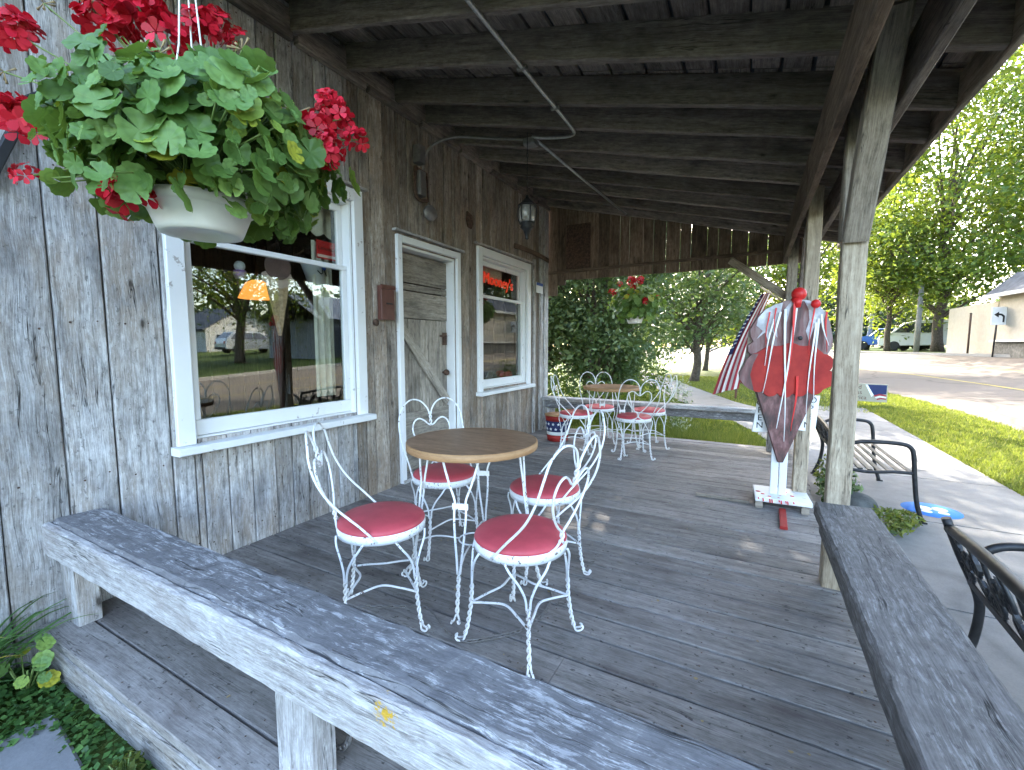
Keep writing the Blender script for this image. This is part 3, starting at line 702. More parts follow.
post(0.38, 4.15, 0.095, 0.0, 2.44)
post(0.36, 5.90, 0.10, 0.0, 2.44, 'post_dark')
mb = MB(); mb.beam((0.375, 4.95, 1.55), (0.375, 4.25, 2.42), 0.06, 0.08, (0, 1, 0), 0.005); mb.build('brace', 'roof', porch)
mb = MB(); mb.beam((-0.27, 6.02, 2.27), (0.33, 5.98, 1.80), 0.05, 0.085, (0, 0, 1), 0.006, seg=4, wob=0.002); mb.build('brace', 'post_dark', porch)
post(0.42, 0.72, 0.098, 0.0, 2.45)
mb = MB(); x = WX + 0.01
while x < 0.30:
    wd = random.uniform(0.12, 0.21); xm = x + wd / 2; zb = 2.20 + random.uniform(-0.004, 0.004)
    if x < WX + 0.30: zb = 2.20 - (0.22 * (1 - (x - WX) / 0.30)) ** 1.0 if x < WX + 0.05 else 2.13
    mb.beam((xm, 6.16, zb), (xm, 6.16, zr(xm) + 0.16), wd - random.choice([0.003, 0.003, 0.004, 0.009]), 0.022, (0, 1, 0), 0.003, seg=3, wob=0.001); x += wd
mb.build('gable_boards', 'gable', porch)
mb = MB(); mb.beam((WX + 0.03, 6.13, 2.315), (0.30, 6.13, 2.355), 0.035, 0.04, (0, 0, 1), 0.004, seg=6, wob=0.003); mb.build('gable_strip', 'gable', porch)

# low plank benches that edge the deck
bn = thing('plank_bench', 'weathered grey timber bench across the near edge of the deck, whitened edges', 'bench', (-1.2, 0.8, 0), 'plank benches edging the deck')
mb = MB(); mb.beam((-2.735, 0.805, 0.438), (0.30, 0.80, 0.438), 0.185, 0.062, (0, 0, 1), 0.012, seg=60, wob=0.0035, rnd=.5); mb.build('seat_plank', 'bench', bn)
mb = MB(); mb.beam((-2.80, 0.697, 0.385), (0.30, 0.692, 0.385), 0.034, 0.145, (0, 0, 1), 0.008, seg=60, wob=0.0022, rnd=.5); mb.build('apron', 'apron', bn)
for x, mt, w_ in ((-1.095, 'apron', 0.155), (0.22, 'apron', 0.155), (-2.66, 'wall', 0.16)):
    mb = MB(); mb.beam((x, 0.765, 0.0), (x, 0.765, 0.406), w_, 0.085, (0, 1, 0), 0.006, seg=4, wob=0.001, rnd=.45); mb.build('leg', mt, bn)
bn = thing('plank_bench', 'dark weathered timber bench along the sidewalk side, ending at a post', 'bench', (0.44, 1.7, 0), 'plank benches edging the deck')
mb = MB(); mb.beam((0.443, 0.05 + 0.62, 0.412), (0.440, 2.70, 0.412), 0.245, 0.075, (0, 0, 1), 0.01, seg=40, wob=0.003, rnd=.5); mb.build('seat_plank', 'bench_dark', bn)
mb = MB(); mb.beam((0.352, 0.67, 0.343), (0.350, 2.62, 0.343), 0.03, 0.062, (0, 0, 1), 0.006, seg=20, wob=0.002); mb.build('apron', 'bench_dark', bn)
for y in (1.2,): 
    mb = MB(); mb.beam((0.43, y, 0.0), (0.43, y, 0.375), 0.09, 0.09, (0, 1, 0), 0.006); mb.build('leg', 'post', bn)
bn = thing('plank_bench', 'grey timber rail bench across the far end of the deck behind the far chairs', 'bench', (-1.2, 6.1, 0), 'plank benches edging the deck')
mb = MB(); mb.beam((WX + 0.05, 6.02, 0.470), (0.33, 6.02, 0.470), 0.20, 0.05, (0, 0, 1), 0.008, seg=20, wob=0.002, rnd=.6); mb.build('seat_plank', 'wall', bn)
mb = MB(); mb.beam((WX + 0.05, 6.06, 0.385), (0.33, 6.06, 0.385), 0.04, 0.115, (0, 0, 1), 0.006, seg=20, wob=0.002, rnd=.4); mb.build('apron', 'bench', bn)
for x in (-2.6, -1.2, 0.25):
    mb = MB(); mb.beam((x, 6.03, 0), (x, 6.03, 0.324), 0.1, 0.08, (0, 1, 0), 0.006); mb.build('leg', 'wall', bn)

# ------------------------------------------------------------------ ice cream parlour chairs and tables
def hel(P, r=0.006, turns_per_m=16, n=40, rad=0.0042):
    """two wires twisted round each other along a path"""
    P, F = ring_frames(smooth_path(P, max(3, n // max(1, len(P) - 1))))
    out = []; L = 0; a0 = []
    for i in range(len(P)):
        if i: L += (P[i] - P[i - 1]).length
        a0.append(L * turns_per_m * 2 * pi)
    for ph in (0, pi):
        out.append([P[i] + (F[i][0] * cos(a0[i] + ph) + F[i][1] * sin(a0[i] + ph)) * r for i in range(len(P))])
    return out
WR = 0.0052
def make_chair(label):
    t = thing('parlour_chair', label, 'chair', (0, 0, 0), None)
    mb = MB(); r = 0.192
    mb.lathe([(r, 0.447), (r + .004, 0.452), (r, 0.462), (r * 0.93, 0.472), (r * 0.7, 0.480), (r * 0.4, 0.485), (0, 0.487)], 40); mb.build('seat', 'vinyl', t)
    mb = MB(); mb.lathe([(r - 0.006, 0.410), (r + 0.003, 0.410), (r + 0.006, 0.43), (r + 0.004, 0.449), (r - 0.006, 0.449), (r - 0.006, 0.410)], 40); mb.build('seat_rim', 'wire', t)
    for k in range(4):
        a = pi / 4 + k * pi / 2; c, s_ = cos(a), sin(a)
        P = lambda rad, tg, z: (rad * c - tg * s_, rad * s_ + tg * c, z)
        mb = MB()
        for sg in (-1, 1):
            mb.tube(smooth_path([P(0.182, sg * 0.088, 0.418), P(0.195, sg * 0.070, 0.385), P(0.203, sg * 0.034, 0.335), P(0.206, sg * 0.012, 0.285), P(0.207, sg * 0.007, 0.24)], 5), WR, 6)
        for st in hel([P(0.207, 0, 0.245), P(0.212, 0, 0.16), P(0.226, 0, 0.07), P(0.238, 0, 0.025)], 0.0055, 17, 66): mb.tube(st, 0.0048, 6)
        for sg in (-1, 1):
            mb.tube(smooth_path([P(0.237, 0.004 * sg, 0.03), P(0.243, 0.009 * sg, 0.010), P(0.256, 0.012 * sg, 0.0055), P(0.272, 0.010 * sg, 0.009), P(0.277, 0.008 * sg, 0.020), P(0.268, 0.007 * sg, 0.027)], 4), 0.0046, 6)
        mb.build('leg', 'wire', t)
        a2 = a + pi / 2; m_ = a + pi / 4; rr = 0.088
        mb = MB(); mb.tube(smooth_path([(0.212 * c, 0.212 * s_, 0.165), (0.150 * cos(a + .22), 0.150 * sin(a + .22), 0.178), (0.103 * cos(m_), 0.103 * sin(m_), 0.186), (0.150 * cos(a2 - .22), 0.150 * sin(a2 - .22), 0.178), (0.212 * cos(a2), 0.212 * sin(a2), 0.165)], 6), WR, 6)
        mb.build('stretcher', 'wire', t)
    def Y(x, z):
        k = min(1, max(0, (z - 0.44) / 0.44)); side = min(1, abs(x) / 0.2)
        yb = 0.192 + 0.10 * k; ys = 0.0 + 0.265 * (1 - (1 - k) ** 2.3)
        return yb * (1 - side ** 2) + ys * side ** 2
    mb = MB()
    for sg in (-1, 1):
        pts = [(0.196, 0.425), (0.200, 0.50), (0.212, 0.60), (0.220, 0.69), (0.214, 0.775), (0.186, 0.845), (0.140, 0.885), (0.092, 0.890), (0.047, 0.868), (0.015, 0.825), (0.006, 0.79)]
        mb.tube(smooth_path([(sg * x, Y(x, z), z) for x, z in pts], 5), WR, 7)
    for st in hel([(0, Y(0, 0.80), 0.805), (0, Y(0, 0.76), 0.76), (0, Y(0, 0.715), 0.715)], 0.006, 17, 30): mb.tube(st, 0.005, 6)
    mb.build('backrest', 'wire', t)
    mb = MB()
    for sg in (-1, 1):
        pts = [(0.006, 0.72), (0.022, 0.728), (0.048, 0.752), (0.082, 0.765), (0.114, 0.745), (0.128, 0.70), (0.115, 0.645), (0.083, 0.592), (0.045, 0.55), (0.012, 0.523), (0.006, 0.50)]
        mb.tube(smooth_path([(sg * x, Y(x * .3, z) - 0.004, z) for x, z in pts], 5), WR, 7)
        mb.tube(smooth_path([(sg * 0.006, Y(0, 0.478), 0.478), (sg * 0.03, Y(0, .46) - 0.002, 0.458), (sg * 0.075, 0.181, 0.442), (sg * 0.098, 0.170, 0.428)], 5), WR, 6)
    for st in hel([(0, Y(0, 0.505), 0.508), (0, Y(0, 0.472), 0.474)], 0.006, 20, 18): mb.tube(st, 0.005, 6)
    mb.build('heart', 'wire', t)
    return t
CH_GROUP1, CH_GROUP2 = 'red seated chairs round the near table', 'red seated chairs round the far table'
NT = (-1.255, 1.89)
near = [(-1.47, 1.455, (-0.75, -0.66), 'white wire chair with red seat nearest the front window, heart back edge-on'),
        (-0.83, 1.610, (0.985, -0.16), 'white wire chair with red seat nearest the viewer, back turned away from the near table'),
        (-1.665, 2.19, (-0.80, 0.52), 'white wire chair with red seat before the plank door, heart back facing us'),
        (-1.00, 2.235, (0.70, 0.71), 'white wire chair with red seat half hidden behind the chair nearest the viewer')]
FT = (-1.45, 5.20)
far = [(-1.80, 4.93, (-0.97, -0.2), 'white wire chair at the far table standing next to the star-painted bucket'),
       (-1.72, 5.56, (-0.45, 0.85), 'white wire chair at the far table backed against the far rail by the corner'),
       (-1.14, 4.98, (0.45, -0.9), 'white wire chair on the viewer side of the far table, heart back toward the viewer'),
       (-1.09, 5.56, (0.85, 0.5), 'white wire chair at the far table on the flag side beside the rail')]
proto = None
for lst, gname in ((near, CH_GROUP1), (far, CH_GROUP2)):
    for x, y, (bx, by), lab in lst:
        rz = math.atan2(-bx, by)
        if proto is None:
            proto = make_chair(lab); o = proto; o.location = (x, y, 0.001); o.rotation_euler = (0, 0, rz)
        else: o = dup(proto, (x, y, 0.001), rz, lab)
        o['group'] = gname
def make_table(label):
    t = thing('parlour_table', label, 'table', (0, 0, 0), 'round cafe tables on the deck')
    R_ = 0.333
    mb = MB(); n = 56
    b = []; 
    mb.poly([(R_ * cos(2 * pi * k / n), R_ * sin(2 * pi * k / n), 0.762) for k in range(n)], uv=[(R_ * cos(2 * pi * k / n), R_ * sin(2 * pi * k / n)) for k in range(n)])
    mb.poly([(R_ * cos(-2 * pi * k / n), R_ * sin(-2 * pi * k / n), 0.728) for k in range(n)], uv=[(R_ * cos(2 * pi * k / n), R_ * sin(2 * pi * k / n)) for k in range(n)])
    top = mb.build('tabletop', 'laminate', t)
    mb = MB(); 
    prof = [(R_ - .002, 0.7265), (R_ + .005, 0.729), (R_ + .005, 0.7605), (R_ - .002, 0.7635)]
    mb.lathe(prof, n, cap=False)
    for i, f in enumerate(mb.f): mb.uv[i] = [(math.atan2(mb.v[j][1], mb.v[j][0]) * R_, mb.v[j][2]) if abs(math.atan2(mb.v[j][1], mb.v[j][0])) < 3.0 else (pi * R_, mb.v[j][2]) for j in f]
    mb.build('edge_band', 'oak', top)
    for k in range(4):
        a = R(-69) + k * pi / 2; c, s_ = cos(a), sin(a)
        P = lambda rad, tg, z: (rad * c - tg * s_, rad * s_ + tg * c, z)
        mb = MB()
        for sg in (-1, 1):
            mb.tube(smooth_path([P(0.255, sg * 0.085, 0.727), P(0.258, sg * 0.075, 0.68), P(0.265, sg * 0.050, 0.60), P(0.27, sg * 0.026, 0.53), P(0.275, sg * 0.028, 0.48), P(0.285, sg * 0.025, 0.40), P(0.30, sg * 0.013, 0.28), P(0.312, sg * 0.006, 0.20)], 4), 0.0058, 7)
        for st in hel([P(0.312, 0, 0.205), P(0.332, 0, 0.11), P(0.352, 0, 0.03)], 0.0058, 15, 50): mb.tube(st, 0.0052, 6)
        for sg in (-1, 1): mb.tube(smooth_path([P(0.352, 0.004 * sg, 0.03), P(0.360, 0.012 * sg, 0.008), P(0.376, 0.018 * sg, 0.006), P(0.392, 0.016 * sg, 0.014), P(0.390, 0.012 * sg, 0.026)], 4), 0.005, 6)
        b = frame(P(0.272, 0, 0.505), (-s_, c, 0), (c, s_, 0)); mb.add(MB().box((0, 0, 0), (0.075, 0.006, 0.03), 0.002), b)
        mb.build('leg', 'wire', t)
        mb = MB(); mb.tube(smooth_path([P(0.312, 0, 0.20), P(0.20, 0.0, 0.235), P(0.075, 0, 0.23)], 5), 0.0045, 6); mb.build('stretcher', 'wire', t)
    mb = MB(); mb.tube([(0.075 * cos(2 * pi * k / 20), 0.075 * sin(2 * pi * k / 20), 0.23) for k in range(20)], 0.0045, 6, True); mb.build('ring', 'wire', t)
    mb = MB(); mb.box((0, 0, 0.722), (0.5, 0.03, 0.008), 0.002); mb.box((0, 0.0, 0.7221), (0.03, 0.5, 0.0078), 0.002); mb.build('top_bracket', 'wire', t)
    return t
tb = make_table('near round wood-topped cafe table with white wire legs among four red chairs')
tb.location = (*NT, 0.001)
dup(tb, (*FT, 0.001), R(20), 'far round wood-topped cafe table with white wire legs by the far rail')

# chains
def chain(path, link=0.03, r=0.0028, wd=0.011):
    P = smooth_path(path, 24); out = MB(); L = 0; pts = [P[0]]; 
    for i in range(1, len(P)):
        if (P[i] - pts[-1]).length >= link * 0.72: pts.append(P[i])
    for i in range(len(pts) - 1):
        T = (pts[i + 1] - pts[i]).normalized(); c = (pts[i] + pts[i + 1]) / 2
        up = Vector((0, 0, 1)) if i % 2 else Vector((0.3, 0.2, 0.2)).cross(T)
        U = (up - T * up.dot(T)).normalized()
        a, b = link * 0.5, wd * 0.6
        lp = [c + T * (a * (abs(cos(q)) ** 0.6) * (1 if cos(q) > 0 else -1)) + U * (b * sin(q)) for q in [2 * pi * k / 10 for k in range(10)]]
        out.tube(lp, r, 5, True)
    return out
tag(chain([(-1.60, 1.42, .010), (-1.45, 1.50, .009), (-1.30, 1.56, .010), (-1.12, 1.47, .01), (-1.02, 1.45, .009), (-0.93, 1.52, .01), (-0.84, 1.63, .009), (-0.80, 1.80, .01), (-0.85, 1.98, .01), (-1.05, 2.05, .009), (-1.24, 2.12, .01), (-1.5, 2.1, .009)]).build('chain', 'steel', at=(-1.2, 1.5, 0)), 'thin steel chain lying on the deck among the near chair legs', 'chain')
lk = thing('chain_with_padlock', 'steel chain and padlock hanging behind the post of the near bench', 'chain', (-0.93, 0.86, 0))
chain([(-0.955, 0.835, 0.31), (-0.965, 0.84, 0.24), (-0.985, 0.845, 0.15), (-1.02, 0.845, 0.06), (-1.08, 0.85, 0.012), (-1.2, 0.86, 0.012)], 0.034, 0.0034, 0.014).build('chain_links', 'steel', lk)
mb = MB(); mb.box((-0.92, 0.838, 0.285), (0.05, 0.02, 0.045), 0.005); mb.tube(smooth_path([(-0.938, 0.838, 0.30), (-0.94, 0.838, 0.335), (-0.92, 0.838, 0.35), (-0.902, 0.838, 0.335), (-0.902, 0.838, 0.30)], 5), 0.0045, 7); mb.build('padlock', 'chrome', lk)

# painted bucket
bk = thing('bucket', 'red white and blue star-painted bucket against the far corner of the shop', 'bucket', (-2.22, 5.38, 0))
bx, by = -2.22, 5.38
for nm, z0, z1, mt in (('lower_band', 0.0, 0.085, 'red'), ('white_band', 0.085, 0.13, 'paper'), ('star_band', 0.13, 0.27, 'navy'), ('upper_band', 0.27, 0.335, 'red')):
    rr = lambda z: 0.135 + z * 0.09
    mb = MB(); mb.lathe([(rr(z0) - 0.006, z0 + .0005), (rr(z0), z0 + .0005), (rr(z1), z1 - .0005), (rr(z1) - 0.006, z1 - .0005)], 32, (bx, by, 0)); part = mb.build(nm, mt, bk)
    if nm == 'star_band':
        mb = MB()
        for k in range(14):
            for row in (0, 1):
                a = 2 * pi * (k + row * 0.5) / 14; z = 0.168 + row * 0.065; q = rr(z) + 0.003
                f_ = frame((bx + q * cos(a), by + q * sin(a), z), (-sin(a), cos(a), 0), (-cos(a), -sin(a), 0.0), (0, 0, 1))
                mb.prism([(0.022 * (1 if i % 2 == 0 else 0.42) * sin(i * pi / 5), 0.022 * (1 if i % 2 == 0 else 0.42) * cos(i * pi / 5)) for i in range(10)], 0.002, f_)
        fixn(mb.build('star_pattern', 'paper', part))
mb = MB(); mb.lathe([(0.158, 0.334), (0.172, 0.338), (0.172, 0.352), (0.0, 0.352)], 32, (bx, by, 0)); mb.build('lid', 'oak', bk)

# ------------------------------------------------------------------ geranium baskets
def geranium_leaf(R_, seed):
    q = random.Random(seed); n = 36; V = [(0, 0, 0)]; F = []; cup = q.uniform(-.05, .30)
    for ring, fr in ((1, 0.5), (2, 1.0)):
        for k in range(n):
            ph = pi * 0.05 + (2 * pi - pi * 0.10) * k / (n - 1)          # round from the notch at the stalk
            a = ph - pi / 2; sc = abs(sin(3.5 * ph))
            lob = (1 - 0.16 * (1 - sc) ** 2.2 + 0.02 * cos(21 * ph)) if ring == 2 else 1
            rr_ = R_ * fr * lob * (1 + 0.10 * sin(a))
            z = R_ * (cup * fr ** 2 + 0.10 * (sc - .5) * fr + 0.05 * q.uniform(-1, 1) * fr)
            V.append((rr_ * cos(a), rr_ * sin(a), z))
    for k in range(n - 1): F.append([0, 1 + k, 2 + k])
    for k in range(n - 1): F.append([1 + k, 1 + n + k, 2 + n + k, 2 + k])
    return V, F, R_
def put(mb, VF, mat, rnd, mi=0):
    V, F, R_ = VF; b = len(mb.v); mb.v += [tuple(mat @ Vector(p)) for p in V]
    for f in F: mb.face([i + b for i in f], [(V[i][0] / R_, V[i][1] / R_) for i in f], rnd, mi, True)
def blossom(mb, c, nrm, size, q):
    N = Vector(nrm).normalized(); m = orient(c, N, q.uniform(0, 6))
    for k in range(5):
        a = 2 * pi * k / 5 + q.uniform(-.2, .2); ca, sa = cos(a), sin(a)
        pts = []
        for rr_, tw, z in ((0.08, 0.0, 0), (0.5, 0.30, 0.10), (0.9, 0.36, 0.22), (1.08, 0.14, 0.20), (1.08, -0.14, 0.22), (0.9, -0.36, 0.18), (0.5, -0.30, 0.10)):
            rr2, tw2 = rr_ * size, tw * size
            pts.append(m @ Vector((rr2 * ca - tw2 * sa, rr2 * sa + tw2 * ca, z * size + q.uniform(-.08, .08) * size)))
        mb.poly(pts, uv=[(0, 0)] * 7, rnd=q.random(), sm=True)
def flower_head(c, r, q, parent, dry=False, dens=16):
    mb = MB(); c = Vector(c)
    if not dry:
        for k in range(dens):
            d = Vector((q.gauss(0, 1), q.gauss(0, 1), q.gauss(0.35, 0.8))).normalized()
            blossom(mb, c + d * r * q.uniform(0.55, 0.9), d + Vector((0, 0, .2)), r * 0.52, q)
        h = mb.build('flower_head', 'petal', parent)
    else:
        for k in range(9):
            d = Vector((q.gauss(0, 1), q.gauss(0, 1), q.gauss(0.1, 0.8))).normalized()
            mb.tube([c, c + d * r * 0.5, c + d * r], [0.0012, 0.0014, 0.004], 5)
        mb.build('spent_flower_head', 'drybud', parent)
def basket(at, pot_r, pot_z, cen, rad, heads, nleaf, leaf, label, hang_z, seed, hook=None):
    q = random.Random(seed)
    t = thing('hanging_basket', label, 'hanging basket', at, 'geranium baskets hanging from the porch')
    x, y, z = at; r = pot_r; zb, zt = pot_z
    mb = MB(); mb.lathe([(0.0, zb + .012), (r * 0.36, zb + .012), (r * 0.38, zb + .004), (r * 0.55, zb + .004), (r * 0.57, zb), (r * 0.74, zb), (r * 0.78, zb + .012), (r * 0.93, zt - .03), (r * 0.95, zt - .028), (r, zt - .026), (r * 1.01, zt), (r * 0.95, zt), (r * 0.9, zt - .03), (0, zt - .03)], 44, (x, y, 0)); mb.build('pot', 'potwhite', t)
    mb = MB(); top = Vector((x + (hook[0] if hook else 0), y + (hook[1] if hook else 0), hang_z))
    for k in range(3):
        a = 2 * pi * k / 3 + 0.5; p = Vector((x + r * cos(a), y + r * sin(a), zt - .01)); m_ = Vector((x + 0.03 * cos(a), y + 0.03 * sin(a), zt + 0.42))
        mb.tube(smooth_path([p, p.lerp(m_, .5) + Vector((.02 * cos(a), .02 * sin(a), 0)), m_, top], 4), 0.0024, 6)
    mb.build('hanger', 'potwhite', t)
    mb = MB(); st = MB()
    pc = Vector((x, y, zt))
    for i in range(nleaf):
        while True:
            d = Vector((q.gauss(0, 1), q.gauss(0, 1), q.gauss(0.25, 0.85)))
            d.normalize()
            if d.z > -0.92: break
        f = q.uniform(0.30, 1.0) ** 0.45
        lump = 1 + 0.16 * math.sin(3.1 * d.x * 2 + seed) * math.cos(2.7 * d.y * 2 + 1.3)
        c = Vector(cen) + Vector((d.x * rad[0], d.y * rad[1], d.z * rad[2])) * f * lump
        dr_ = Vector((c.x - x, c.y - y, 0))
        if dr_.length < r * 1.12 and c.z < zt + 0.01: c.z = zt + q.uniform(0.005, 0.06)
        if c.z < zt - 0.05 and (c.x - x) * 0.88 + (c.y - y) * 0.476 < 0.0 and dr_.length < r * 2.1: c.z = zt - q.uniform(0.0, .05)
        nrm = Vector((d.x * 1.1, d.y * 1.1, d.z * 0.6 + 0.42)) + Vector((q.gauss(0, .42), q.gauss(0, .42), q.gauss(0, .34)))
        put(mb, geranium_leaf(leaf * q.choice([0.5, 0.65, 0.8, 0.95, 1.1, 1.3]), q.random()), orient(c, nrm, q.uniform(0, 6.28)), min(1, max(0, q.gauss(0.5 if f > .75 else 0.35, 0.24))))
        if i % 3 == 0: st.tube(smooth_path([pc + Vector((q.uniform(-.07, .07), q.uniform(-.07, .07), -0.01)), pc.lerp(c, .55) + Vector((0, 0, 0.03)), c], 3), 0.0022, 5)
    for h in heads:
        hc = Vector(h[:3]); b0 = Vector(cen).lerp(hc, 0.25)
        st.tube(smooth_path([pc, b0 + Vector((0, 0, .02)), hc.lerp(b0, .4) + Vector((0, 0, 0.015)), hc], 5), 0.0024, 5)
    mb.build('foliage', 'geranium', t); st.build('stems', 'stem', t)
    for h in heads: flower_head(h[:3], h[3], q, t, len(h) > 4 and h[4] == 'dry', 16 if len(h) < 5 or h[4] == 'dry' else h[4])
    return t
H1 = [(-1.87, .50, 2.13, .060), (-1.79, .47, 1.87, .060), (-1.77, .48, 1.715, .036, 8), (-1.44, .57, 1.635, .058), (-1.71, .65, 2.20, .066), (-1.60, .69, 2.225, .07), (-1.56, .74, 2.16, .062), (-1.48, .79, 2.19, .052), (-1.655, .67, 2.15, .05), (-1.47, .90, 2.21, .036, 8), (-1.52, .86, 2.25, .05),
      (-1.17, .99, 1.985, .05), (-1.15, .93, 1.885, .05), (-1.105, .92, 1.815, .05), (-1.11, 1.04, 1.89, .042, 9), (-1.135, 1.0, 1.94, .045, 9), (-1.19, .96, 1.93, .03, 6),
      (-1.87, .57, 2.25, .035, 'dry'), (-1.75, .64, 2.235, .04, 'dry'), (-1.53, .70, 2.08, .045, 'dry'), (-1.245, .92, 1.95, .05, 'dry'), (-1.89, .48, 2.02, .03, 'dry'), (-1.39, .86, 2.14, .04, 'dry'), (-1.5, .66, 2.02, .04, 'dry')]
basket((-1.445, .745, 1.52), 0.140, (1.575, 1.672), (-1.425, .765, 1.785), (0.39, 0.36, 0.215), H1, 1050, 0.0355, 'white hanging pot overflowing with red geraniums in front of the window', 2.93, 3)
H2 = [(-1.50, 6.22, 2.14, .06), (-1.38, 6.2, 2.13, .06), (-1.75, 6.2, 1.99, .06), (-1.5, 6.08, 1.9, .045), (-1.44, 6.1, 2.03, .04), (-1.27, 6.07, 1.84, .05), (-1.58, 6.1, 1.86, .04), (-1.65, 6.2, 2.1, .04, 8), (-1.15, 6.25, 1.9, .03, 6)]
basket((-1.46, 6.32, 1.52), 0.12, (1.56, 1.65), (-1.46, 6.30, 1.82), (0.37, 0.34, 0.25), H2, 520, 0.04, 'small distant hanging basket of red geraniums under the far gable', 2.33, 11, (0, -0.17))

# weathered bracket on the outer wall behind the near basket
bk = thing('wall_bracket', 'dark bent timber bracket on the outer wall behind the near geraniums', 'bracket', (-2.7, .72, 1.9))
mb = MB(); mb.beam((-2.70, .61, 1.90), (-2.70, .745, 2.25), 0.05, 0.035, (0, 1, -.35), 0.004); mb.build('lower_arm', 'black', bk)
mb = MB(); mb.beam((-2.70, .735, 2.255), (-2.70, 1.02, 2.52), 0.05, 0.035, (0, -1, 1), 0.004); mb.build('upper_arm', 'black', bk)

# ------------------------------------------------------------------ fittings on the wall and under the roof
mbx = thing('mailbox', 'flat reddish brown metal box on the wall left of the plank door', 'mailbox', (WX + 0.03, 2.80, 1.46))
mb = MB(); mb.box((WX + 0.03, 2.805, 1.605), (0.05, 0.155, 0.28), 0.006); b0 = mb.build('box', 'brownpaint', mbx)
mb = MB(); mb.box((WX + 0.058, 2.805, 1.735), (0.012, 0.165, 0.035), 0.004); mb.build('lid', 'brownpaint', mbx)
mb = MB(); mb.box((WX + 0.057, 2.82, 1.60), (0.004, 0.07, 0.012), 0.001); mb.build('slot', 'black', mbx)
mb = MB(); mb.lathe([(0, -.01), (0.025, -.008), (0.03, 0.01), (0, .012)], 14); m = orient((WX + 0.012, 2.70, 1.44), (1, 0, 0), 0)
k = MB().add(mb, m); tag(k.build('wall_plug', 'rust', at=(WX, 2.70, 1.44)), 'small rusty round plug in the siding under the brown box', 'plug')

fx = thing('wall_light_fitting', 'old rusty wall light fitting with round cover above the door', 'wall light', (WX, 3.24, 2.5))
mb = MB(); mb.box((WX + 0.05, 3.24, 2.955), (0.08, 0.085, 0.15), 0.008); mb.build('junction_box', 'steel', fx)
mb = MB(); mb.box((WX + 0.05, 3.24, 2.70), (0.09, 0.095, 0.21), 0.012); mb.build('meter_box', 'steel', fx)
mb = MB(); mb.tube(smooth_path([(WX + 0.05, 3.19, 2.84), (WX + 0.05, 3.175, 2.72), (WX + 0.05, 3.18, 2.60), (WX + 0.05, 3.24, 2.56), (WX + 0.06, 3.33, 2.575)], 6), 0.016, 8); mb.tube([(WX + 0.05, 3.18, 2.83), (WX + 0.06, 3.33, 2.81)], 0.015, 8); mb.tube([(WX + 0.06, 3.33, 2.82), (WX + 0.06, 3.345, 2.57)], 0.008, 6); mb.build('bracket', 'rust', fx)
mb = MB(); mb.lathe([(0, -.012), (0.066, -.012), (0.072, 0), (0.06, 0.014), (0, 0.02)], 24); mb2 = MB().add(mb, orient((WX + 0.07, 3.36, 2.475), (0.9, -0.35, -.1), 0)); mb2.tube([(WX + 0.06, 3.345, 2.57), (WX + 0.06, 3.355, 2.52)], 0.010, 6); mb2.build('cover_disc', 'steel', fx)
tag(MB().tube(smooth_path([(WX + 0.05, 3.30, 2.80), (WX + 0.06, 3.30, 2.95), (WX + 0.15, 3.33, 3.06), (WX + 0.32, 3.42, 3.12), (-2.2, 3.55, 3.115), (-1.80, 3.56, 3.02)], 6), 0.012, 8).build('conduit', 'steel', at=(WX, 3.3, 2.8)), 'bent grey conduit from the wall light fitting up to the rafters', 'conduit')
pp_ = thing('ceiling_pipe', 'long thin grey pipe bent across the underside of the rafters', 'pipe', (-1.3, 2.6, 2.8))
def roofz(x, off=-0.016): return zr(x) + off
mb = MB(); mb.tube(smooth_path([(-1.25, 1.55, roofz(-1.25)), (-1.262, 2.5, roofz(-1.262)), (-1.262, 3.2, roofz(-1.262)), (-1.31, 3.42, roofz(-1.31)), (-1.55, 3.50, roofz(-1.55)), (-1.70, 3.50, roofz(-1.7))], 7), 0.013, 8); mb.build('pipe_run', 'chrome', pp_)
mb = MB(); mb.tube([(-1.69, 3.54, roofz(-1.69)), (-1.63, 4.5, roofz(-1.63)), (-1.51, 5.9, roofz(-1.51))], 0.012, 8); mb.build('pipe_run', 'chrome', pp_)
mb = MB(); mb.box((-1.73, 3.54, roofz(-1.73) - .03), (0.10, 0.10, 0.06), 0.01); mb.build('pipe_box', 'steel', pp_)
for yv in (2.46, 2.96): 
    mb = MB(); mb.box((-1.262, yv, roofz(-1.262) - 0.004), (0.06, 0.025, 0.02), 0.003); mb.build('clamp', 'steel', pp_)

ln = thing('hanging_lantern', 'black framed glass lantern hanging on a chain from the rafters', 'lantern', (-1.70, 3.41, 1.95))
L0 = Vector((-1.70, 3.41, 2.36))
chain([(L0.x, L0.y, 2.99), (L0.x, L0.y, 2.8), (L0.x, L0.y, 2.6), (L0.x, L0.y, 2.505)], 0.04, 0.003, 0.016).build('chain', 'iron', ln)
mb = MB(); mb.lathe([(0, .14), (0.012, .135), (0.016, .11), (0.03, .10), (0.055, .075), (0.078, .058), (0.08, .05), (0, .05)], 24, L0); mb.build('cap', 'iron', ln)
m, t_, b_ = ng('lantern_glass'); b_.inputs['Base Color'].default_value = (0.38, 0.37, 0.34, 1); b_.inputs['Roughness'].default_value = 0.25; b_.inputs['Transmission Weight'].default_value = 0.5; M['lanternglass'] = m
mb = MB(); mb.lathe([(0.06, .049), (0.07, 0.02), (0.07, -.04), (0.056, -.085)], 24, L0); gl = mb.build('glass', 'lanternglass', ln)
mb = MB()
for k in range(6):
    a = 2 * pi * k / 6 + .3; mb.tube(smooth_path([(L0.x + q_ * cos(a), L0.y + q_ * sin(a), L0.z + z_) for q_, z_ in ((0.066, .05), (0.077, 0.02), (0.077, -.04), (0.062, -.088))], 4), 0.0045, 5)
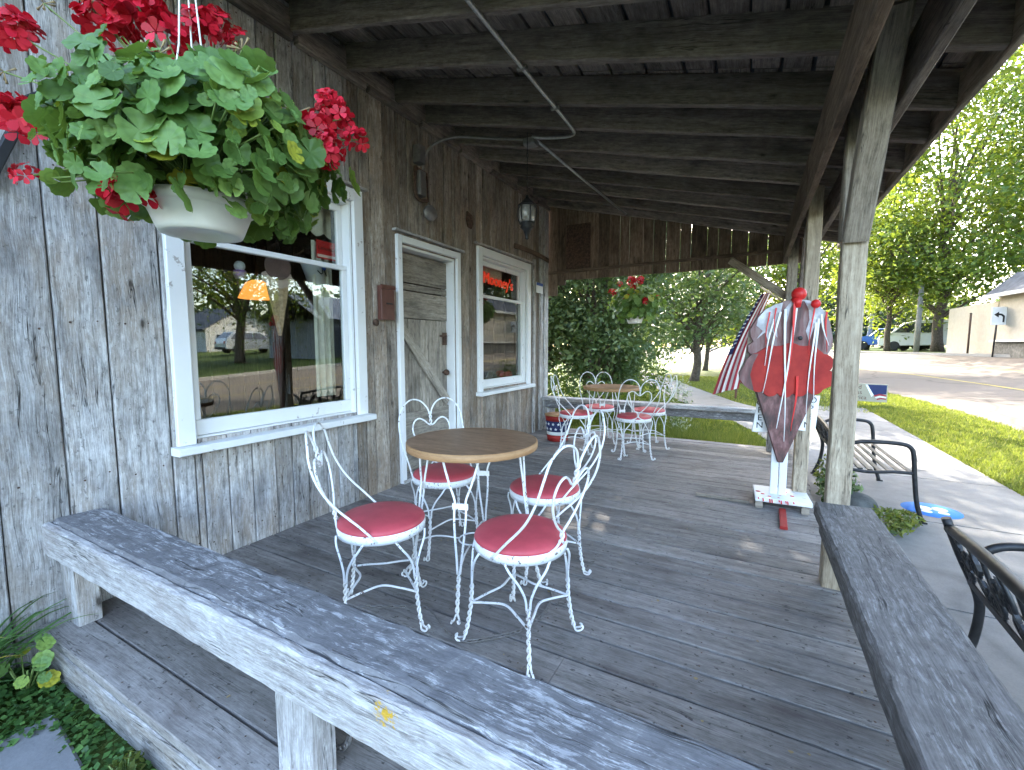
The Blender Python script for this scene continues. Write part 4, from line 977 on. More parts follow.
mb.lathe([(0.0, -.084), (0.062, -.084), (0.066, -.096), (0.05, -.105), (0.058, -.125), (0.035, -.145), (0.02, -.18), (0.012, -.205), (0.016, -.215), (0, -.225)], 24, L0); mb.build('cage', 'iron', ln)

ns = thing('small_notice', 'small white notice with a blue heading beside the second window', 'notice', (WX + 0.05, 5.78, 2.0))
mb = MB(); mb.box((WX + 0.058, 5.80, 2.065), (0.008, 0.22, 0.145), 0.001); mb.build('board', 'paper', ns)
mb = MB(); mb.box((WX + 0.0625, 5.80, 2.115), (0.004, 0.215, 0.04), 0.0005); mb.build('heading', 'blue', ns)
mb = MB(); mb.prism([(-.05, .08), (0.045, .055), (0.06, -.03), (0.03, -.09), (-.04, -.08), (-.06, 0)], 0.012, frame((WX + 0.014, 4.10, 2.60), (0, 1, 0), (-1, 0, 0), (0, 0, 1)))
tag(fixn(mb.build('rusty_plate', 'rust', at=(WX, 4.1, 2.6))), 'small rusty iron plate nailed high between door and second window', 'plate')
mb = MB(); mb.beam((WX + 0.04, 5.08, 2.515), (WX + 0.10, 6.02, 2.475), 0.02, 0.06, (0, 0, 1), 0.003, seg=6, wob=0.002, sag=-0.02)
tag(mb.build('loose_slat', 'gable', at=(WX, 5.5, 2.5)), 'loose grey slat fixed above the second window near the corner', 'slat')
mb = MB(); mb.box((-2.24, 6.132, 2.66), (0.36, 0.02, 0.62), 0.004); 
tag(mb.build('hatch_board', 'rust', at=(-2.24, 6.13, 2.4)), 'dark square board hung on the far gable by the corner', 'board')

# things behind the panes
def win_hang(pts): return None
cn = thing('window_cone_cutout', 'painted ice cream cone cutout with brown and pink scoops inside the front window', 'cutout', (-2.92, 1.98, 1.3))
F_ = lambda dx: frame((-2.93 + dx, 1.98, 1.3), (0, 1, 0), (-1, 0, 0), (0, 0, 1))
def bumps(cx, cz, rx, rz, n=40, a0=0, a1=360, k=0, amp=0): return [(cx + rx * cos(R(a0 + (a1 - a0) * i / n)) * (1 + amp * cos(k * R(a0 + (a1 - a0) * i / n))), cz + rz * sin(R(a0 + (a1 - a0) * i / n)) * (1 + amp * cos(k * R(a0 + (a1 - a0) * i / n)))) for i in range(n if a1 - a0 >= 360 else n + 1)]
for nm, pts, mt, dx in (('cone', [(-.085, .37), (.085, .37), (0.012, 0.02), (-.012, 0.02)], 'cone', 0.0), ('lower_scoop', bumps(0, .415, .118, .065, 40, 0, 360, 9, .05), 'pink', 0.006), ('upper_scoop', bumps(0, .495, .098, .09, 40), 'choc', 0.012)):
    mb = MB(); mb.prism(pts, 0.005, F_(dx)); fixn(mb.build(nm, mt, cn))
mb = MB(); mb.tube([(-2.92, 1.98, 1.88), (-2.92, 1.98, 2.3)], 0.0015, 4); mb.build('string', 'iron', cn)
orn = thing('mini_cone_ornament', 'tiny lilac and white ice cream ornament hanging in the front window', 'ornament', (-2.95, 1.735, 1.66))
mb = MB(); mb.sphere((-2.95, 1.735, 1.765), 0.033, 14, 8); mb.build('scoop', 'paper', orn)
mb = MB(); mb.lathe([(0.0, -.035), (0.028, -.03), (0.04, 0.0), (0.036, .02), (0, .03)], 16, (-2.95, 1.735, 1.715)); mb.build('cup', 'lilac', orn)
mb = MB(); mb.tube([(-2.95, 1.735, 1.795), (-2.95, 1.735, 2.35)], 0.001, 4); mb.build('string', 'iron', orn)
cup = thing('hanging_cup', 'white paper cup with dark scribble hanging inside the front window', 'cup', (-3.02, 2.36, 1.65))
mm = Matrix.Translation((-3.02, 2.36, 1.78)) @ Matrix.Rotation(0.25, 4, 'X')
mb = MB().add(MB().lathe([(0.055, -.10), (0.082, .11), (0.086, .115), (0.08, .12), (0.0, .12)], 24), mm); mb.add(MB().lathe([(0, -.16), (0.03, -.15), (0.04, -.10), (0, -.1)], 16), mm); mb.build('cup_body', 'paper', cup)
mb = MB(); mb.add(MB().tube(smooth_path([(0.078, -.03, .05), (0.08, 0.0, .02), (0.08, 0.025, 0.06), (0.076, .04, .0)], 5), 0.004, 5), mm); mb.build('scribble', 'black', cup)
mb = MB(); mb.sphere(mm @ Vector((0.077, 0.035, 0.06)), 0.018, 10, 6); mb.build('emblem', 'blue', cup)
mb = MB(); mb.tube([(-3.02, 2.33, 1.90), (-3.02, 2.33, 2.4)], 0.001, 4); mb.build('string', 'iron', cup)
lp = thing('pendant_lamp', 'lit amber pendant lamp glowing inside the shop behind the front window', 'lamp', (-4.2, 2.62, 1.8))
lx, ly, lz = -4.3, 2.69, 1.80
mb = MB(); mb.lathe([(0.17, -.09), (0.10, .06), (0.05, .085), (0.0, .09)], 28, (lx, ly, lz)); mb.build('lamp_shade', 'lampglow', lp)
mb = MB(); mb.tube([(lx, ly, lz + .09), (lx, ly, 2.7)], 0.008, 6); mb.build('cord', 'iron', lp)
pl = bpy.data.lights.new('pendant_bulb', 'POINT'); pl.energy = 1.2; pl.color = (1, .6, .28); pl.shadow_soft_size = 0.02; po = bpy.data.objects.new('pendant_bulb', pl); COL.objects.link(po); po.parent = lp; po.location = (lx + 4.2, ly - 2.62, lz - 1.8 - .01)
sg = thing('red_window_sign', 'small red lettered sign hanging in the top right of the front window', 'sign', (-2.90, 2.38, 1.92))
mb = MB(); mb.box((-2.90, 2.385, 1.975), (0.006, 0.20, 0.135), 0.001); mb.build('panel', 'brightred', sg)
mb = text_mb('Lemonade', 0.042, 0.0008, frame((-2.8955, 2.385, 1.985), (0, 1, 0), (0, 0, 1))); mb.build('lettering', 'brownpaint', sg)
mb = MB(); mb.box((-2.8955, 2.385, 1.928), (0.003, 0.195, 0.02), 0.0005); mb.build('lower_strip', 'pink', sg)
def curtain(x, y0, y1, z0, z1, wave, scal, label):
    mb = MB(); n = 60; m_ = 5
    for i in range(n + 1):
        yy = y0 + (y1 - y0) * i / n
        for j in range(m_ + 1):
            zb = z0 + (abs(sin(pi * scal * i / n)) * 0.035 if scal else 0)
            mb.v.append((x + 0.018 * sin(wave * 2 * pi * i / n), yy, z1 + (zb - z1) * j / m_))
    for i in range(n):
        for j in range(m_): mb.face([i * (m_ + 1) + j, (i + 1) * (m_ + 1) + j, (i + 1) * (m_ + 1) + j + 1, i * (m_ + 1) + j + 1], None, .5, 0, True)
    return tag(mb.build('curtain', 'cloth', at=(x, (y0 + y1) / 2, z1)), label, 'curtain')
curtain(-2.97, 1.34, 2.48, 2.08, 2.33, 9, 9, 'scalloped cream valance inside the front window')
curtain(-2.98, 2.30, 2.48, 0.85, 2.05, 3, 0, 'narrow sheer side curtain inside the front window')
curtain(-2.97, 4.36, 5.2, 2.03, 2.27, 8, 8, 'scalloped cream valance inside the second window')
mb = text_mb('Mooney\'s', 0.20, 0.006, frame((-2.93, 5.06, 2.07), (0, 1, -0.03), (0, 0.03, 1)))
ne = tag(mb.build('neon_sign', 'neon', at=(-2.93, 5.06, 2.07)), 'red lettered sign hanging in the second window', 'sign')
pf = thing('framed_picture', 'dark framed picture on the inner wall seen through the second window', 'picture', (-4.14, 6.0, 1.4))
mb = MB(); mb.box((-4.45, 5.955, 1.85), (0.9, 0.03, 0.62), 0.004); mb.build('picture_frame', 'black', pf)
mb = MB(); mb.box((-4.45, 5.935, 1.85), (0.72, 0.012, 0.46), 0.002); mb.build('print', 'greyleaf', pf)
fl = thing('window_flowers', 'red flowers in a small box on the inner sill of the second window', 'flowers', (-2.95, 5.2, 0.74))
mb = MB(); mb.box((-2.95, 5.22, 0.775), (0.09, 0.34, 0.07), 0.004); mb.build('planter', 'brownpaint', fl)
q = random.Random(5)
for k in range(5): flower_head((-2.94, 5.08 + k * 0.07, 0.86 + q.uniform(-.02, .03)), 0.045, q, fl)

# ------------------------------------------------------------------ ice cream cone signboard
sb = thing('cone_signboard', 'tall painted ice cream cone signboard with cherry on a white stand on the deck', 'signboard', (0.25, 3.97, 0))
SX, SY = 0.0, 3.95
SA = R(24)            # the board is turned towards the street
Fm = lambda dy: Matrix.Translation((0.25, SY, 0)) @ Matrix.Rotation(SA, 4, 'Z') @ Matrix.Diagonal((1.07, 1, 1, 1)) @ Matrix.Translation((-0.25, dy, 0))
def pris(nm, pts, mt, dy, th=0.012, par=None):
    mb = MB(); mb.prism(pts, th, Fm(dy)); return fixn(mb.build(nm, mt, par or sb))
m, t_, b_ = ng('cone_board'); p_ = nd(t_, 'TexCoord').outputs['Object']
c_ = ramp(t_, noise(t_, mapping(t_, p_, (16, 16, 7)), 1, 5, 0.6), [(0.36, (0.035, 0.02, 0.02)), (0.5, (0.11, 0.042, 0.04)), (0.62, (0.21, 0.105, 0.10))]); t_.links.new(c_, b_.inputs['Base Color']); b_.inputs['Roughness'].default_value = .5; M['coneboard'] = m
m, t_, b_ = ng('brown_scoop'); p_ = nd(t_, 'TexCoord').outputs['Object']
c_ = ramp(t_, noise(t_, mapping(t_, p_, (14, 14, 3)), 1, 5, 0.6), [(0.38, (0.06, 0.022, 0.022)), (0.5, (0.15, 0.06, 0.058)), (0.62, (0.22, 0.15, 0.145))]); t_.links.new(c_, b_.inputs['Base Color']); b_.inputs['Roughness'].default_value = .5; M['brownscoop'] = m
M['creamgrey'] = plain('cream_topping_paint', (0.62, 0.63, 0.66), 0.5, var=0.1, c2=(0.30, 0.29, 0.31), vs_=9)
pris('cone', [(0.03, 0.93), (0.46, 0.94), (0.245, 0.35), (0.215, 0.35)], 'coneboard', 0.004, 0.026)
bs = [(0.02, 1.16), (-0.03, 1.20), (-0.035, 1.25), (0.0, 1.28), (-0.02, 1.32), (-0.025, 1.37), (0.0, 1.42), (0.03, 1.475), (0.075, 1.52), (0.14, 1.56), (0.21, 1.585), (0.28, 1.595), (0.35, 1.585), (0.42, 1.55), (0.47, 1.50), (0.505, 1.44), (0.52, 1.37), (0.535, 1.30), (0.53, 1.23), (0.50, 1.17), (0.44, 1.12), (0.1, 1.12)]
pris('upper_scoop', bs, 'brownscoop', 0.006, 0.028)
pris('back_panel', [(0.03, 0.92), (-0.06, 0.96), (-0.08, 1.04), (-0.04, 1.14), (-0.02, 1.38), (0.07, 1.51), (0.21, 1.575), (0.35, 1.575), (0.46, 1.50), (0.51, 1.40), (0.52, 1.22), (0.54, 1.09), (0.50, 0.97), (0.45, 0.92), (0.24, 0.37), (0.22, 0.37)], 'post_dark', 0.025, 0.008)
rs = []
for (cx_, cz_, r_, a0, a1) in ((-0.015, 1.015, .075, 250, 100), (0.03, 1.125, .07, 190, 95), (0.125, 1.17, .08, 140, 70), (0.25, 1.185, .085, 130, 50), (0.375, 1.165, .085, 110, 40), (0.475, 1.115, .072, 90, -10), (0.51, 1.0, .062, 80, -80), (0.43, 0.935, .055, -20, -150), (0.33, 0.915, .05, -30, -150), (0.23, 0.905, .05, -30, -150), (0.13, 0.915, .052, -30, -150), (0.045, 0.945, .05, -40, -150)):
    rs += [(cx_ + r_ * cos(R(a0 + (a1 - a0) * k / 6)), cz_ + r_ * sin(R(a0 + (a1 - a0) * k / 6))) for k in range(7)]
pris('lower_scoop', rs, 'red', -0.013, 0.012)
pris('lower_scoop_edge', [(x * 1.0, z) for x, z in [(-0.092, 1.0), (-0.092, 1.06), (-0.065, 1.095), (-0.05, 1.145), (-0.012, 1.186), (0.03, 1.19), (0.0, 1.12), (-0.02, 1.03), (0.0, 0.95), (0.01, 0.905), (-0.03, 0.925), (-0.06, 0.95)]], 'brownscoop', -0.027, 0.004)
cr = [(0.02, 1.30), (0.06, 1.36), (0.015, 1.40), (0.025, 1.46), (0.07, 1.52), (0.14, 1.56), (0.185, 1.57), (0.17, 1.47), (0.15, 1.40), (0.16, 1.31), (0.12, 1.36), (0.10, 1.28), (0.075, 1.35)]
pris('cream_patch', cr, 'creamgrey', -0.008, 0.006)
pris('cream_patch', [(0.22, 1.43), (0.235, 1.53), (0.27, 1.585), (0.33, 1.58), (0.36, 1.52), (0.37, 1.44), (0.35, 1.36), (0.375, 1.28), (0.40, 1.38), (0.46, 1.43), (0.475, 1.49), (0.44, 1.535), (0.36, 1.585), (0.30, 1.592), (0.24, 1.58), (0.20, 1.52), (0.195, 1.47)], 'creamgrey', -0.008, 0.006)
dr = random.Random(4)
def drip(x, z0, z1, w_, mt, lean=0.0):
    n = 9; a = []; b = []
    for i in range(n + 1):
        t = i / n; z = z0 + (z1 - z0) * t; xx = x + lean * t + 0.006 * sin(5 * t + x * 20)
        ww = w_ * (0.6 + 0.4 * cos(3 * t + x)) * (1 if i < n else 0.5)
        a.append((xx - ww, z)); b.append((xx + ww, z))
    pris('paint_drip', a + b[::-1], mt, -0.029 - dr.random() * 0.004, 0.006)
for a in ((0.165, 1.50, 0.89, .007, 'paper', -.10), (0.12, 1.45, 1.10, .006, 'paper', -.05), (0.20, 1.52, 0.52, .008, 'paper', .03), (0.272, 1.56, 0.62, .011, 'paper', -.09), (0.40, 1.42, 0.74, .007, 'paper', -.03), (0.415, 1.45, 0.80, .007, 'paper', 0), (0.43, 1.48, 1.25, .008, 'paper', .06), (0.26, 1.58, 0.92, .009, 'brightred', -.03), (0.30, 1.02, 0.60, .009, 'brightred', -.02), (0.385, 1.57, 1.18, .006, 'brightred', -.02), (0.47, 1.50, 1.2, .006, 'brightred', .01), (0.13, 1.53, 1.30, .005, 'brightred', 0), (0.085, 1.50, 1.25, .005, 'brightred', -.01)): drip(*a)
mb = MB(); mb.sphere((0.292, SY - 0.005, 1.63), 0.050, 20, 12); mb.tube([(0.28, SY - .01, 1.60), (0.29, SY - .02, 1.53)], [0.04, 0.015], 10); mb.build('cherry', 'brightred', sb)
mb = MB(); mb.sphere((0.40, SY - 0.005, 1.555), 0.032, 14, 8); mb.build('cherry', 'brightred', sb)
mb = MB(); mb.sphere((0.315, SY - 0.012, 1.305), 0.016, 12, 8, (1, .4, 1)); mb.build('bolt', 'black', sb)
mb = MB()
for x in (0.197, 0.255): mb.beam((x, SY + 0.03, 0.085), (x, SY + 0.03, 1.3), 0.052, 0.03, (0, 1, 0), 0.004, seg=6, wob=.001)
mb.build('pole', 'white', sb)
mb = MB(); mb.beam((0.065, 3.99, 0.070), (0.435, 4.01, 0.070), 0.34, 0.035, (0, 0, 1), 0.006, seg=6, wob=.001); bs_ = mb.build('base', 'white', sb)
for x in (0.10, 0.40):
    for y in (3.86, 4.14): MB().box((x, y, 0.026), (0.05, 0.07, 0.05), 0.006).build('foot', 'post_dark', sb)
dq = random.Random(9)
mb = MB()
for k in range(9):
    x = dq.uniform(0.09, 0.42); y = dq.uniform(3.85, 4.1); mb.lathe([(0.0, 0), (dq.uniform(.006, .02), 0.0), (0.0, 0.0012)], 9, (x, y, 0.0885))
    mb.beam((x, 3.818, 0.086), (x + .004, 3.818, 0.086 - dq.uniform(.01, .03)), 0.008, 0.004, (0, 1, 0), .001)
mb.build('paint_spots', 'brightred', sb)
def openboard(nm, pts, letters, fm, size):
    mb = MB(); mb.prism(pts, 0.012, fm); b_ = fixn(mb.build(nm, 'white', sb)); mb = MB()
    for ch, x, z in letters: mb.add(text_mb(ch, size, 0.001, fm @ frame((x, -0.0075, z), (1, 0, 0), (0, 0, 1))))
    mb.build('lettering', 'black', b_)
openboard('open_board', [(0.085, .845), (0.12, .845), (0.185, .575), (0.055, .575)], [('O', .100, .805), ('P', .101, .745), ('E', .102, .685), ('N', .103, .625)], Fm(0.075), .066)
openboard('open_board', [(0.43, .87), (0.52, .86), (0.50, .575), (0.30, .60)], [('O', .475, .825), ('P', .463, .76), ('E', .452, .695), ('N', .442, .63)], Fm(0.085), .066)
mb = MB(); mb.beam((0.255, 3.83, 0.012), (0.243, 3.44, 0.012), 0.045, 0.022, (0, 0, 1), .003, seg=4, wob=.001)
tag(mb.build('red_board', 'red', at=(0.25, 3.65, 0)), 'short red painted board lying on the deck under the cone signboard', 'board')
mb = MB(); mb.beam((-0.36, 3.90, 0.014), (0.03, 3.885, 0.016), 0.026, 0.026, (0, 0, 1), .005, seg=6, wob=.002)
tag(mb.build('dark_stick', 'post_dark', at=(-0.15, 3.9, 0)), 'dark wooden stick lying on the deck left of the cone signboard', 'stick')

# ------------------------------------------------------------------ flag
fg = thing('flag', 'drooping furled stars and stripes flag at the far porch post', 'flag', (0.1, 6.35, 1.2))
mb = MB(); ns_, nt_ = 26, 26
top, bot = Vector((0.13, 6.36, 1.90)), Vector((-0.28, 6.42, 0.655))
for i in range(ns_ + 1):
    s_ = i / ns_; c = top.lerp(bot, s_) + Vector((-0.05 * sin(pi * s_), 0, -0.02 * sin(pi * s_))); wd = 0.12 + 0.20 * s_ ** 0.8
    for j in range(nt_ + 1):
        t = j / nt_ - .5; fold = 0.035 * sin(t * 5 * pi + s_ * 1.2) * (0.4 + .6 * s_)
        mb.v.append((c.x + t * wd * 0.95, c.y + fold + t * 0.05, c.z + t * wd * 0.28 - 0.02 * abs(t) * s_))
for i in range(ns_):
    for j in range(nt_):
        stripe = (j * 9 // nt_) % 2
        mi = 2 if (i < ns_ * 0.55 and j < nt_ * 0.2) else (0 if stripe else 1)
        mb.face([i * (nt_ + 1) + j, i * (nt_ + 1) + j + 1, (i + 1) * (nt_ + 1) + j + 1, (i + 1) * (nt_ + 1) + j], None, .5, mi, True)
M['flagred'] = plain('flag_red', (0.33, 0.03, 0.045), 0.85, var=.05); M['flagwhite'] = plain('flag_white', (0.72, 0.70, 0.68), 0.85, var=.04)
vv = list(mb.v)
cl = mb.build('cloth', ['flagwhite', 'flagred', 'navy'], fg)
mb = MB()
for i in range(1, int(ns_ * 0.55)):
    for j in ((1, 3) if i % 2 else (2, 4)):
        p = Vector(vv[i * (nt_ + 1) + j]); 
        mb.prism([(0.013 * (1 if k % 2 == 0 else .45) * sin(k * pi / 5), 0.013 * (1 if k % 2 == 0 else .45) * cos(k * pi / 5)) for k in range(10)], 0.003, frame(p + Vector((0, -0.004, 0)), (1, .1, .28), (0, 1, 0)))
fixn(mb.build('star_pattern', 'paper', cl))
mb = MB(); mb.tube([(0.33, 5.99, 1.72), (0.08, 6.41, 1.97)], 0.011, 10); mb.sphere((0.075, 6.42, 1.98), 0.018, 10, 8); mb.build('pole', 'post', fg)

# ------------------------------------------------------------------ cast iron benches on the sidewalk
def iron_bench(label, at, L, rz=0.0):
    t = thing('iron_bench', label, 'bench', (0, 0, 0), 'black iron benches on the sidewalk')
    for y in (0.02, L - 0.02):
        mb = MB(); mb.tube(smooth_path([(0.02, y, 0.55), (0.10, y, 0.615), (0.25, y, 0.632), (0.40, y, 0.628), (0.455, y, 0.60), (0.475, y, 0.53), (0.49, y, 0.36), (0.515, y, 0.16), (0.555, y, 0.012)], 6), 0.017, 10); mb.box((0.56, y, 0.008), (0.05, 0.035, 0.014), 0.003); mb.build('arm', 'iron', t)
        mb = MB(); mb.tube(smooth_path([(-0.075, y, 0.70), (-0.02, y, 0.55), (0.04, y, 0.40), (0.05, y, 0.30), (0.03, y, 0.15), (-0.02, y, 0.012)], 6), 0.017, 10); mb.box((-0.02, y, 0.008), (0.05, 0.035, 0.014), 0.003); mb.build('leg', 'iron', t)
        mb = MB(); mb.tube(smooth_path([(0.05, y, 0.385), (0.2, y, 0.375), (0.35, y, 0.395), (0.485, y, 0.40)], 5), 0.014, 8); mb.build('side_rail', 'iron', t)
    mb = MB()
    for k in range(7):
        x = 0.075 + k * 0.066; z = 0.40 - 0.012 * sin(pi * k / 6)
        mb.beam((x, 0.03, z), (x, L - 0.03, z), 0.036, 0.012, (0, 0, 1), 0.003)
    mb.build('seat', 'iron', t)
    X = lambda z: 0.035 - 0.37 * (z - 0.40)
    mb = MB(); n = 20
    arc = lambda s: 0.655 + 0.055 * sin(pi * s)
    mb.tube([(X(arc(i / n)), 0.02 + (L - .04) * i / n, arc(i / n)) for i in range(n + 1)], 0.021, 8)
    mb.beam((X(0.45), 0.03, 0.45), (X(0.45), L - 0.03, 0.45), 0.024, 0.03, (0, 0, 1), 0.004)
    bk_ = mb.build('backrest', 'iron', t)
    mb = MB(); q = random.Random(3)
    def curl(y, z, r, dirn, turns=1.25):
        P = []
        for i in range(22):
            a = dirn * 2 * pi * turns * i / 21; rr_ = r * (1 - 0.75 * i / 21)
            P.append((X(z + rr_ * sin(a)), y + rr_ * cos(a), z + rr_ * sin(a)))
        mb.tube(P, 0.0085, 6)
    def leaf(y, z, ln_, an):
        pts = [(0, 0), (ln_ * .35, ln_ * .24), (ln_ * .7, ln_ * .16), (ln_, 0), (ln_ * .7, -ln_ * .16), (ln_ * .35, -ln_ * .24)]
        P = [(y + a * cos(an) - b * sin(an), z + a * sin(an) + b * cos(an)) for a, b in pts]
        b0 = len(mb.v)
        fr = [(X(b) - .007, a, b) for a, b in P]; bc = [(X(b) + .007, a, b) for a, b in P]
        mb.poly(fr); mb.poly(bc[::-1])
        for i in range(6): mb.poly([fr[i], bc[i], bc[(i + 1) % 6], fr[(i + 1) % 6]])
    m_ = int(L / 0.14)
    for k in range(m_):
        y = 0.09 + (L - 0.18) * k / (m_ - 1); up = arc((y - .02) / (L - .04)) - 0.02; s_ = 1 if k % 2 else -1
        mb.tube(smooth_path([(X(0.46), y - 0.03 * s_, 0.46), (X(0.52), y + 0.025 * s_, 0.52), (X(0.59), y - 0.02 * s_, 0.59), (X(up), y + 0.01, up)], 5), 0.008, 6)
        curl(y + 0.03 * s_, 0.575, 0.042, s_); curl(y - 0.035 * s_, 0.505, 0.038, -s_); 
        for an in (0.5, 2.0, 3.9, 5.2): leaf(y + q.uniform(-.02, .02), 0.555 + q.uniform(-.05, .05), q.uniform(.05, .075), an + q.uniform(-.4, .4))
        leaf(y, 0.475, 0.06, 1.57 + 0.5 * s_)
    fixn(mb.build('scroll_panel', 'iron', bk_))
    t.location = at; t.rotation_euler = (0, 0, rz)
    return t
iron_bench('black iron bench with scrolled back, nearest, behind the side plank bench', (0.775, 1.16, GZ + 0.002), 1.30, R(-2))
iron_bench('black iron bench with slatted seat beyond the near porch post', (0.70, 4.54, GZ + 0.002), 1.30, R(1))
# round floor sticker
dc = thing('floor_sticker', 'round blue sticker with white footprints on the sidewalk', 'sticker', (1.42, 4.98, GZ + 0.004))
mb = MB(); mb.lathe([(0.20, 0.0045), (0.20, 0.007), (0.0, 0.007)], 48, (1.42, 4.98, GZ)); mb.build('disc', 'bluedecal', dc)
mb = MB()
for sx in (-.065, .065):
    mb.lathe([(0.055, 0.0075), (0.055, 0.0095), (0, 0.0095)], 20, (1.43 + sx * .8, 5.01, GZ)); mb.lathe([(0.037, 0.0075), (0.037, 0.0095), (0, 0.0095)], 16, (1.43 + sx * .85, 4.915, GZ))
mb.build('footprints', 'whitedecal', dc)

# lawn sign
ls = thing('lawn_sign', 'small patriotic lawn sign with a waving flag on the grass strip by the road', 'sign', (2.38, 13.24, GZ))
M['khaki'] = plain('tan_sign_ground', (0.34, 0.31, 0.24), 0.7, var=.05)
lf = frame((2.42, 13.2, 0.14), (1, 0.10, -0.02), (-0.10, 1, 0), (0, 0, 1))
mb = MB(); mb.prism([(-.42, -.21), (.42, -.21), (.42, .21), (-.42, .21)], 0.02, lf); pn = fixn(mb.build('panel', 'khaki', ls))
for nm, pts, mt, dy in (('canton', [(0.03, .19), (.40, .19), (.40, -.02), (.16, -.05)], 'navy', -.013), ('white_edge', [(-.01, .19), (0.03, .19), (.16, -.05), (.12, -.10)], 'paper', -.013), ('stripe', [(.16, -.06), (.27, -.02), (.40, -.045), (.40, -.075), (.27, -.055), (.18, -.09)], 'flagred', -.014), ('stripe', [(.19, -.10), (.28, -.065), (.40, -.085), (.40, -.115), (.28, -.10), (.21, -.13)], 'paper', -.014), ('stripe', [(.22, -.14), (.30, -.11), (.40, -.125), (.40, -.15), (.30, -.14), (.23, -.17)], 'flagred', -.014)):
    mb = MB(); mb.prism(pts, 0.003, lf @ Matrix.Translation((0, dy, 0))); fixn(mb.build(nm, mt, pn))
mb = MB()
for k, wd in enumerate(('God', 'Bless', 'America')): mb.add(text_mb(wd, 0.135, 0.001, lf @ frame((-0.20, -0.0125, 0.125 - 0.125 * k), (1, 0, 0), (0, 0, 1))))
mb.build('lettering', 'brownpaint', pn)
mb = MB()
for x in (-.3, .3): mb.tube([lf @ Vector((x, 0.012, -.15)), lf @ Vector((x, 0.012, -.36))], 0.006, 6)
mb.build('stakes', 'iron', ls)

# wooden bench on the far lawn
wb = thing('garden_bench', 'brown wooden garden bench with arms on the lawn behind the flag', 'bench', (0.05, 13.5, GZ))
bx, by = 0.05, 13.5
for x in (-.38, .38):
    mb = MB(); mb.beam((bx + x, by - .2, GZ), (bx + x, by - .2, GZ + .62), .05, .05, (0, 1, 0)); mb.build('leg', 'brownpaint', wb)
    mb = MB(); mb.beam((bx + x, by + .2, GZ), (bx + x, by + .24, GZ + .85), .05, .05, (0, 1, 0)); mb.build('leg', 'brownpaint', wb)
    mb = MB(); mb.beam((bx + x, by - .24, GZ + .635), (bx + x, by + .22, GZ + .635), .055, .028, (0, 0, 1)); mb.build('arm', 'brownpaint', wb)
mb = MB()
for k in range(4): mb.beam((bx - .40, by - .18 + k * .11, GZ + .42), (bx + .40, by - .18 + k * .11, GZ + .42), .09, .025, (0, 0, 1))
mb.build('seat', 'brownpaint', wb)
mb = MB()
for k in range(3): mb.beam((bx - .40, by + .235, GZ + .56 + k * .11), (bx + .40, by + .235, GZ + .56 + k * .11), .025, .08, (0, 0, 1))
mb.build('backrest', 'brownpaint', wb)

# ------------------------------------------------------------------ vegetation
def leaf_arrays(C, size, r, up=0.3, jit=0.35, asp=0.55):
    """folded pointed leaves at the centres C"""
    n = len(C)
    N = r.normal(size=(n, 3)); N[:, 2] += up * 3; N /= np.linalg.norm(N, axis=1)[:, None]
    A = r.normal(size=(n, 3)); A -= N * (A * N).sum(1)[:, None]; A /= np.linalg.norm(A, axis=1)[:, None]
    B = np.cross(N, A); s = size * (1 + jit * r.normal(size=(n, 1))).clip(0.45, 1.8)
    t = C + A * s * 0.5; b = C - A * s * 0.5; l = C + B * s * asp * 0.5 + N * s * 0.10; rr_ = C - B * s * asp * 0.5 + N * s * 0.10
    V = np.stack([b, l, t, rr_], 1).reshape(-1, 3); i = np.arange(n)[:, None] * 4
    return V, np.concatenate([i, i + 1, i + 2, i + 3], 1)
def fast_obj(name, V, F, rnd, mat, parent=None):
    o3 = ORG.get(parent.name, (0, 0, 0)) if parent else (0, 0, 0)
    V = V - np.array(o3); me = bpy.data.meshes.new(name); n = len(F); k = F.shape[1]
    me.vertices.add(len(V)); me.vertices.foreach_set('co', V.astype(np.float32).ravel())
    me.loops.add(n * k); me.loops.foreach_set('vertex_index', F.astype(np.int32).ravel())
    me.polygons.add(n); me.polygons.foreach_set('loop_start', np.arange(0, n * k, k, dtype=np.int32))
    a = me.attributes.new('rnd', 'FLOAT', 'FACE'); a.data.foreach_set('value', np.clip(rnd, 0, 1).astype(np.float32))
    me.materials.append(M[mat]); me.update(); me.validate()
    o = bpy.data.objects.new(name, me); COL.objects.link(o)
    if parent: o.parent = parent; ORG[o.name] = o3
    return o
